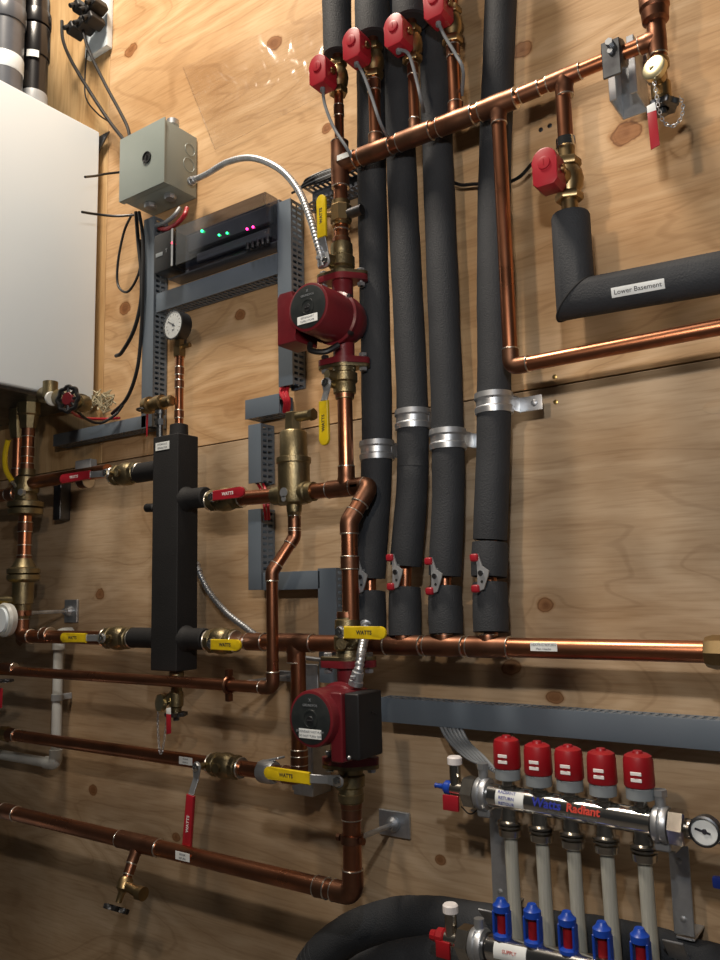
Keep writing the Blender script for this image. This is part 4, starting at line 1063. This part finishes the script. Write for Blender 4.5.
bots = [(507,822),(539,827),(571,833),(606,838),(643,846)]
pexs = []
for i in range(5):
    cp = at(caps[i][0], caps[i][1], dF); base = a+w*((cp-a).dot(w)); x = base.x; zc = cp.z; sc_ = 1.0
    hcap = .0225
    cap = MB().lathe(Vector((x,-dF,zc-hcap)), ZA, [(0,.0185),(.002,.0195),(.032,.0188),(.038,.0172),(.041,.012)], 28).lathe(Vector((x,-dF,zc+hcap-.004)), ZA, [(0,.007),(.003,.006)], 12).build('valve_cap', 'capred', t)
    for k in (0,1): MB().box(Vector((x+.002,-dF-.0192,zc-.004-k*.008)), (.014,.001,.0045), None, .001, 1).build('logo', 'whiteink', cap)
    text('=', Vector((x+.002,-dF-.0200,zc-.008)), XA, ZA, .011, 'capred', cap)
    MB().lathe(Vector((x,-dF,zc-hcap-.016)), ZA, [(0,.0165),(.001,.018),(.014,.018),(.016,.0165)], 12).build('nut', 'greynut', t)
    MB().lathe(Vector((x,-dF,base.z+.012)), ZA, [(0,.0125),(.004,.0125),(.006,.009),(max(.008,zc-hcap-.016-base.z-.012),.009)], 20).build('stem', 'nickel', t)
    bt = at(bots[i][0], bots[i][1], dF); zf_ = bt.z
    MB().lathe(Vector((x,-dF,zf_-.020)), ZA, [(0,.011),(.003,.0155),(.012,.0165),(.013,.0125),(.0145,.0125),(.0155,.0175),(.0175,.0175),(.0185,.013),(.0195,.0175),(.022,.0175),(.024,.013),(base.z-zf_+.012,.0115)], 22).build('compression_fitting', 'nickel', t)
    pexs.append((x, zf_-.016))
face = (OUT*1+ZA*.22).normalized()
st = at(514,801,dF); st = a+w*((st-a).dot(w))
wrap_label(t, st, w, OUT+ZA*.18, .0167, 1.25, .042, [('RADIANT',-.004),('RETURN',-.004),('RETOUR',-.004)], .0062, ['blueink']*3)
for txt, px, ink, sz in (('Watts',551,'blueink',.0165),('Radiant',587,'redink',.0150)):
    q = at(px,804,dF); q = a+w*((q-a).dot(w)); f = (OUT+ZA*.28).normalized(); up = (ZA+OUT*-.28).normalized()
    text(txt, q+f*.0172, w, up-w*up.dot(w), sz, ink, t, bold=.0004)
q = at(575,813,dF); q = a+w*((q-a).dot(w)); f = (OUT-ZA*.35).normalized(); text('HYDRONICS & SNOWMELTING', q+f*.0170, w, ZA+OUT*.35, .005, 'inkgrey', t)
# left end vent
L0 = a-w*.034
MB().cyl(a-w*.025, L0-w*.018, .010, 16).cyl(L0-w*.012, L0-w*.012+ZA*.036, .0085, 16).build('end_body', 'nickel', t)
MB().lathe(L0-w*.012+ZA*.034, ZA, [(0,.009),(.001,.011),(.010,.011),(.012,.009)], 14).build('vent_cap', 'whiteink', t)
MB().lathe(L0-w*.018, -w, [(0,.0075),(.003,.010),(.010,.010),(.016,.004),(.026,.0032),(.028,.004)], 14).build('drain_plug', 'blue', t)
MB().box(L0-w*.014+OUT*.012-ZA*.018, (.026,.005,.022), None, .002, 2).build('key', 'red', t)
MB().tube(spline([L0-w*.004-ZA*.024, L0+w*.01-ZA*.032, L0+w*.025-ZA*.022]), .001, 6).build('strap', 'black', t)
# thermometer
R0 = b+w*.03
MB().cyl(R0, R0+w*.05, .012, 18).build('end_body', 'nickel', t)
g = at(704,832,dF+.035); gdir = OUT
MB().lathe(g+YA*.024, gdir, [(0,.012),(.006,.0165),(.024,.018),(.025,.0155),(.023,.015)], 30, caps=(True,False)).build('thermometer_case', 'steel_dark', t)
dl = MB().lathe(g+YA*.004, gdir, [(0,.0155),(.0015,.0155)], 30).build('thermometer_dial', 'paper', t)
MB().box(g+YA*.0018+XA*-.002, (.018,.0008,.0022), (Vector((1,0,-.25)).normalized(),YA,Vector((.25,0,1)).normalized()), 0).lathe(g+YA*.002, gdir, [(0,.003),(.001,.003)], 10).build('needle', 'ink', dl)
MB().cyl(R0+w*.045, R0+w*.12, .013, 16).cyl(R0+w*.055, R0+w*.055+ZA*.03, .009, 12).build('outlet_body', 'brass', t)
MB().lathe(R0+w*.06+ZA*.022, ZA, [(0,.014),(.003,.018),(.022,.018),(.027,.014)], 8).build('blue_knob', 'darkblue', t)
# brackets
for lab, px0, y0, px1, y1 in (('left steel strap bracket standing behind the manifolds',499,808,499,905),('right steel strap bracket standing behind the manifolds',679,845,684,935)):
    p = at(px0,y0,.055); q = at(px1,y1,.055); x = (p.x+q.x)/2
    br = thing('manifold_bracket', lab, 'bracket', Vector((x,0,q.z)), 'steel strap brackets of the manifolds')
    mb = MB().box(Vector((x,-.055,(p.z+q.z)/2)), (.026,.003,abs(p.z-q.z)), None, .0008, 1)
    mb.box(Vector((x,-.085,p.z+.008)), (.026,.062,.003), None, .0008, 1)
    mb.box(Vector((x-.005,-.075,q.z-.018)), (.026,.003,.060), (XA,Vector((0,.75,.66)),Vector((0,-.66,.75))), .0008, 1)
    mb.build('strap', 'steel', br)
    MB().box(Vector((x,-.027,q.z-.005)), (.024,.054,.003), None, .0006, 1).build('foot', 'steel', br)
    for z in (p.z-.02, q.z+.02): MB().lathe(Vector((x,-.0565,z)), OUT, [(0,.004),(.001,.004),(.002,.002)], 10).build('screw', 'steel', br)
# lower manifold
dG = .175
a2 = at(480,945,dG); b2 = at(700,992,dG)
t2, w2 = manifold('lower chromed manifold with blue flow meters, cut by the frame', a2, b2, .0165, dd=dG)
MB().lathe(a2-w2*.009, w2, [(0,.0175),(0,.0215),(.002,.0225),(.007,.0225),(.009,.021),(.011,.0225),(.016,.0225),(.018,.0215),(.018,.0175)], 30).cyl(a2+ZA*.016, a2+ZA*.034, .007, 12).build('clamp', 'steel', t2)
MB().lathe(a2+w2*.012, w2, [(0,.0168),(.0005,.0182),(.002,.0182),(.0025,.0168)], 26).build('gasket', 'black', t2)
MB().lathe(a2-w2*.010, -w2, [(0,.019),(.001,.0225),(.018,.0225),(.020,.020)], 6, hint=OUT).build('end_nut', 'nickel', t2)
L0 = a2-w2*.034
MB().cyl(a2-w2*.025, L0-w2*.018, .010, 16).cyl(L0-w2*.010, L0-w2*.010+ZA*.036, .0085, 16).build('end_body', 'nickel', t2)
MB().lathe(L0-w2*.010+ZA*.034, ZA, [(0,.009),(.001,.011),(.010,.011),(.012,.009)], 14).build('vent_cap', 'whiteink', t2)
MB().lathe(L0-w2*.018, -w2, [(0,.0075),(.003,.012),(.012,.012),(.016,.008),(.024,.007)], 10).box(L0-w2*.018+OUT*.01-ZA*.012, (.022,.005,.022), None, .002, 2).build('drain_key', 'capred', t2)
st = at(515,955,dG); st = a2+w2*((st-a2).dot(w2))
wrap_label(t2, st, w2, OUT+ZA*.3, .0167, 1.2, .046, [('SUPPLY',0)], .0062, ['redink'])
for i, (px, py) in enumerate(((501,921),(532,927),(567,935),(602,946),(640,953))):
    c = at(px,py,dG); base = a2+w2*((c-a2).dot(w2)); c = Vector((base.x,-dG,c.z))
    mt = MB().lathe(c-ZA*.022, ZA, [(0,.011),(.002,.0125),(.006,.0125),(.008,.009)], 16)
    mt.lathe(c+ZA*.012, ZA, [(0,.009),(.001,.0115),(.009,.0115),(.012,.008),(.017,.0055)], 16)
    for s in (-1,1): mt.box(c+XA*s*.0095-ZA*.001, (.0035,.014,.030), None, .001, 1)
    mt.build('flow_meter', 'blue', t2)
    MB().cyl(c-ZA*.017, c+ZA*.012, .0062, 14).build('indicator_tube', 'capred', t2)
    MB().lathe(Vector((base.x,-dG,base.z+.012)), ZA, [(0,.012),(max(.006,c.z-.022-base.z-.012),.010)], 16).build('stem', 'nickel', t2)
# pex pipes
for i, (x, z) in enumerate(pexs):
    nm = ['leftmost','second','middle','fourth','rightmost'][i]
    o = MB().tube([Vector((x,-dF,z)), Vector((x,-dF+.002,z-.08)), Vector((x+.001,-dF+.004,z-.16)), Vector((x,-dF+.006,z-.42))], .0092, 18).build('plastic_tube', 'pex')
    tag(o, f'{nm} translucent plastic tube hanging from the capped manifold', 'tube', 'translucent tubes between the manifolds')
    if i == 4:
        for k in range(7):
            text(random.choice(['PEX','O2','3/4','IN','100']), Vector((x-.003,-dF-.0092,z-.025-k*.021)), ZA, -XA, .005, 'inkgrey', o) if False else None
# grey cables from duct to caps
for i in range(6):
    e = at(490+i*2, 768+i*1.5, .115); pts = [at(436+i*4,716,.035), at(447+i*4,738+i*.5,.05), at(466+i*3.5,757,.08+.004*i), e]
    o = MB().tube(spline(pts, 8), .0027, 8).build('cable', 'greycable')
    tag(o, 'thin grey cable in the bundle dropping from duct to capped manifold', 'cable', 'grey cables bundled beside the red caps')
# blue handle at right edge
k = at(716,882,.14)
t = thing('valve_handle', 'blue valve handle poking in at the right edge below the thermometer', 'valve handle', k)
MB().box(k+XA*.014, (.036,.010,.014), None, .004, 2).build('grip', 'darkblue', t)
MB().cyl(k+XA*.026, k+XA*.026+YA*.05, .008, 12).cyl(k+XA*.026+YA*.03, R0+w*.10-ZA*.0, .011, 12).build('stem', 'nickel', t)

# ================================================================== FOAM LOOPS AT THE BOTTOM
def loop(label, px, d0, r):
    pts = [at(x,y,d0+dd) for x,y,dd in px]
    sleeve(label, spline(pts, 8), r, 'thick black insulated pipe loops at the bottom', name='insulated_pipe_loop')
loop('outer thick black insulated pipe looping behind the manifolds', [(300,1000,.0),(318,962,.0),(350,935,0),(395,920,0),(440,920,0),(500,930,0),(560,937,0),(630,948,0),(700,968,0),(760,985,0)], .040, .034)
loop('inner thick black insulated pipe loop beneath the lower pump', [(318,1030,.0),(340,995,.0),(370,972,.0),(410,960,.0),(455,958,.0),(510,975,.0),(560,1000,0),(620,1030,0)], .112, .030)

# ================================================================== CABLES, CONDUITS
flex('flexible steel conduit arching from the junction box to the upper pump', [at(192,181,.04), at(207,174,.055), at(228,162,.075), at(252,158,.10), at(278,168,.13), at(297,188,.15), at(309,215,.165), at(318,245,.17), at(323,264,.165)], .0062)
flex('flexible steel conduit crossing the wall right of the black separator', [at(196,566,.02), at(208,590,.022), at(226,612,.025), at(246,628,.03), at(262,640,.03)], .0062)
flex('short flexible steel conduit entering the lower pump terminal box', [at(356,682,.20), at(359,668,.20), at(361,655,.19), at(364,640,.16), at(366,626,.12)], .0070)
CB = [('thick black cable from the power bar, leftmost of those to the grey box', [(62,21,.05),(63,40,.05),(72,62,.05),(92,95,.045),(110,122,.04),(124,140,.04)], .0045),
      ('black cable from the power bar to the top of the junction box', [(80,18,.06),(88,48,.05),(104,82,.045),(118,108,.04),(127,126,.04),(130,138,.04)], .0042),
      ('thin black cable looping behind the two thicker ones', [(87,50,.03),(85,75,.02),(86,98,.02),(98,114,.02),(112,124,.02),(122,136,.03)], .002),
      ('short black cord between boiler and middle of the junction box', [(85,177,.16),(95,176,.12),(105,174,.09),(122,172,.05)], .0028),
      ('black cord from the boiler to the underside of the junction box', [(82,212,.16),(95,214,.12),(115,216,.08),(134,215,.05)], .0030),
      ('black cable sagging in a loop left of the tall wire duct', [(132,214,.05),(124,232,.04),(118,262,.04),(118,285,.04),(127,292,.04),(136,280,.04),(141,262,.04),(140,240,.03)], .0030),
      ('thick black cable falling beside the tall wire duct', [(136,212,.05),(138,240,.05),(141,270,.05),(141,300,.05),(134,330,.05),(122,352,.05),(116,356,.045)], .0045),
      ('black cable beside the duct curving down to the service valve', [(139,212,.055),(143,240,.055),(143,290,.055),(141,335,.05),(137,370,.05),(127,398,.05),(112,414,.05)], .0042),
      ('black cable lying over the duct under the boiler', [(72,405,.20),(85,418,.15),(100,423,.10),(115,415,.06),(123,405,.05)], .0032),
      ('black cable behind the insulated pipes near the lone red valve', [(452,182,.03),(462,185,.03),(475,184,.03),(500,184,.03),(518,178,.04),(530,166,.05),(540,155,.10)], .0030)]
for lab, p, r in CB: cable(lab, [at(*q) for q in p], r)
cable('red wire from the service valve handwheel along the duct', [at(67,402,.26), at(72,412,.22), at(84,418,.14), at(104,419,.07), at(120,418,.05)], .0032, 'redcable', 'wire', cat='wire')
cable('red wire loop under the junction box beside the controller', [at(187,208,.06), at(184,216,.07), at(176,224,.06), at(166,229,.05), at(158,228,.03)], .0048, 'redcable', 'wire', cat='wire')
cable('grey wire loop under the junction box above the red one', [at(180,208,.06), at(174,216,.07), at(166,222,.06), at(156,226,.04)], .0048, 'greycable', 'wire', cat='wire')
for i in range(3): tag(MB().tube(spline([at(282+i*3,386,.03), at(281+i*3,394,.04), at(285+i*2,402,.042), at(284+i*2,412,.03)]), .0038, 8).build('wire', 'redcable'), 'red wire showing in the gap at the foot of the tall duct', 'wire', 'red wires in the duct gap')
for i in range(2): tag(MB().tube(spline([at(258+i*5,484,.03), at(262+i*4,492,.04), at(264+i*4,504,.042), at(266+i*3,520,.035)]), .003, 8).build('wire', 'redcable'), 'red wire crossing the gap in the duct behind the red-handled valve', 'wire', 'red wires behind the red valve')
for i in range(7):
    y0 = 192-i*3; tag(MB().tube(spline([at(292+i*2,193-i,.04), at(306,186-i,.05+i*.002), at(322,181-i*1.5,.055), at(342,172-i,.05), at(362,164-i,.04)]), .0024, 7).build('wire', ('cable','greycable')[i%3==2]), 'thin wire in the bundle lying along the dark open duct', 'wire', 'wires in the dark open duct')
# threaded rod left of pump 2
k = at(302,658,.05); tag(MB().cyl(at(300,657,.06), at(322,660,.06), .004, 10).build('threaded_rod', 'steel'), 'short threaded steel rod left of the lower pump flange', 'rod')
# power bar with plugs
p0 = at(107,28,0)
t = thing('power_bar', 'white outlet strip with black plugs, top left', 'power bar', Vector((p0.x-.06,0,p0.z)))
pz = at(96,47,.03).z; xa = at(107,10,.03).x; xb = at(82,48,.03).x
MB().box(Vector(((xa+xb)/2-.008,-.010,pz+.22)), (xa-xb-.01,.018,.44), None, .003, 2).build('housing', 'white', t)
pl = thing
for i, (px, py) in enumerate(((90,12),(96,5),(93,20),(84,25),(80,8),(74,30))):
    c = at(px,py,.055)
    t = thing('power_plug', ['black plug in the upper outlet of the white strip','black plug nearest the frame top in the white strip','black plug in the middle of the white strip','lower black plug of the white strip','black plug left of the others on the strip','black plug hanging lowest left of the strip'][i], 'plug', c, 'black plugs in the white strip')
    MB().box(c+YA*.005, (.030,.045,.026), (Vector((.9,0,.4)).normalized(),YA,Vector((-.4,0,.9)).normalized()), .006, 3).build('body', 'blackmatt', t)
    MB().cyl(c+OUT*.016, c+OUT*.03-ZA*.012, .006, 10, .001).build('strain_relief', 'blackmatt', t)
# plastic bag
P4 = [at(184,68,.004), at(216,150,.004), at(338,88,.004), at(330,8,.004)]
mb = MB(); nn = 16; grid = []
for i in range(nn+1):
    row = []
    for j in range(nn+1):
        u_, v_ = i/nn, j/nn
        p = (P4[0]*(1-v_)+P4[1]*v_)*(1-u_)+(P4[3]*(1-v_)+P4[2]*v_)*u_
        p = p+OUT*(.002+.006*abs(math.sin(v_*5+u_*3))*math.sin(math.pi*min(1,max(0,u_)))+.003*random.random()*(1 if u_ < .35 else .3))
        row.append(mb.bm.verts.new(p))
    grid.append(row)
for i in range(nn):
    for j in range(nn): mb._f((grid[i][j], grid[i][j+1], grid[i+1][j+1], grid[i+1][j]))
for a_, b_ in ((grid[0][0],grid[0][-1]),(grid[0][-1],grid[-1][-1])):
    mb.tube([a_.co.copy(), a_.co.lerp(b_.co,.5), b_.co.copy()], .0012, 6)
tag(mb.build('plastic_bag', 'bag'), 'clear plastic bag fixed flat to the plywood, upper left', 'plastic bag')
k = at(62,700,.03)
t = thing('pipe_strap', 'small grey strap holding the white plastic drain pipe to the wall', 'pipe strap', k)
MB().lathe(Vector((P_pvc.x,-.04,k.z)), ZA, [(0,.0115),(0,.0135),(.014,.0135),(.014,.0115)], 20).box(Vector((P_pvc.x,-.02,k.z+.007)), (.006,.036,.014), None, .001, 1).build('strap', 'fluepale', t)
# left-edge drain valve partly visible
t = thing('drain_valve', 'drain valve with wire wheel and red tag at the left border', 'valve', at(4,685,.18))
MB().lathe(at(-6,672,.18), -ZA, [(0,.012),(.03,.013),(.04,.009)], 14).build('body', 'brass_dark', t)
k = at(4,682,.19); out = []
for i in range(60):
    a_ = 2*math.pi*i/60; rr = .018+.003*math.cos(6*a_); out.append((rr*math.cos(a_), rr*math.sin(a_)))
MB().extrude(out, k, XA, YA, (ZA+OUT*.3).normalized(), .006, .0015).build('handwheel', 'steel_dark', t)
MB().extrude([(-.010,0),(.008,0),(.007,-.042),(-.008,-.044)], at(1,688,.2), XA, ZA, OUT, .002, .0004).build('tag', 'red', t)
# wall patch plug and screws
k = at(716,407,0); o = MB().extrude([(x*1.9, y) for x, y in arc(0,0,.0095,0,350,24)], k+OUT*-.0005, XA, ZA, OUT, .0011, .0002).build('wood_plug', M['wood2']); tag(o, 'pale oval repair plug set in the plywood at the right edge', 'wood plug')
for i, (px,py) in enumerate(((556,402),(541,130),(550,126),(555,377),(168,640),(97,432))):
    o = MB().lathe(at(px,py,-.0005), OUT, [(0,.004),(.0015,.004),(.002,.0025)], 10).build('screw', 'screwgold' if i in (0,3) else 'steel_dark'); tag(o, ['brass screw by the right clamp of the insulated pipes','dark screw head above the lone red valve, left of a pair','dark screw head above the lone red valve, right of a pair','small screw under the bright copper elbow','dark screw head behind the separator lower ports','dark screw head under the boiler corner'][i], 'screw', 'screws in the plywood')

# ================================================================== LIGHT AND CAMERA
def lamp(loc, power, color, size=.03):
    l = bpy.data.lights.new('ceiling_bulb', 'POINT'); l.energy = power; l.color = color; l.shadow_soft_size = size
    o = bpy.data.objects.new('ceiling_bulb', l); o.location = loc; col.objects.link(o)
lamp((-.08,-1.10,H+.40), 15, (.97,.98,1), .022)
lamp((-.36,-1.12,H+.42), 11, (1,.80,.60), .022)
al = bpy.data.lights.new('ceiling_panel', 'AREA'); al.energy = 60; al.color = (1,.87,.72); al.size = .45; al.shape = 'SQUARE'
ao = bpy.data.objects.new('ceiling_panel', al); ao.location = (-1.15,-.85,3.6); ao.rotation_euler = (math.radians(20),0,0); col.objects.link(ao)
wd = bpy.data.worlds.new('room'); scene.world = wd; wd.use_nodes = True
wd.node_tree.nodes['Background'].inputs[0].default_value = (.9,.88,.85,1); wd.node_tree.nodes['Background'].inputs[1].default_value = .025
cam = bpy.data.cameras.new('camera'); co = bpy.data.objects.new('camera', cam); col.objects.link(co)
cam.sensor_fit = 'VERTICAL'; cam.sensor_height = 36; cam.lens = F*36/960; cam.clip_start = .02
co.location = (0,-D,H)
co.rotation_euler = Matrix((_x, _y, _z)).to_euler()
scene.camera = co
vs = scene.view_settings; vs.view_transform = 'Standard'; vs.look = 'None'; vs.gamma = 1; vs.exposure = 0; vs.use_curve_mapping = False
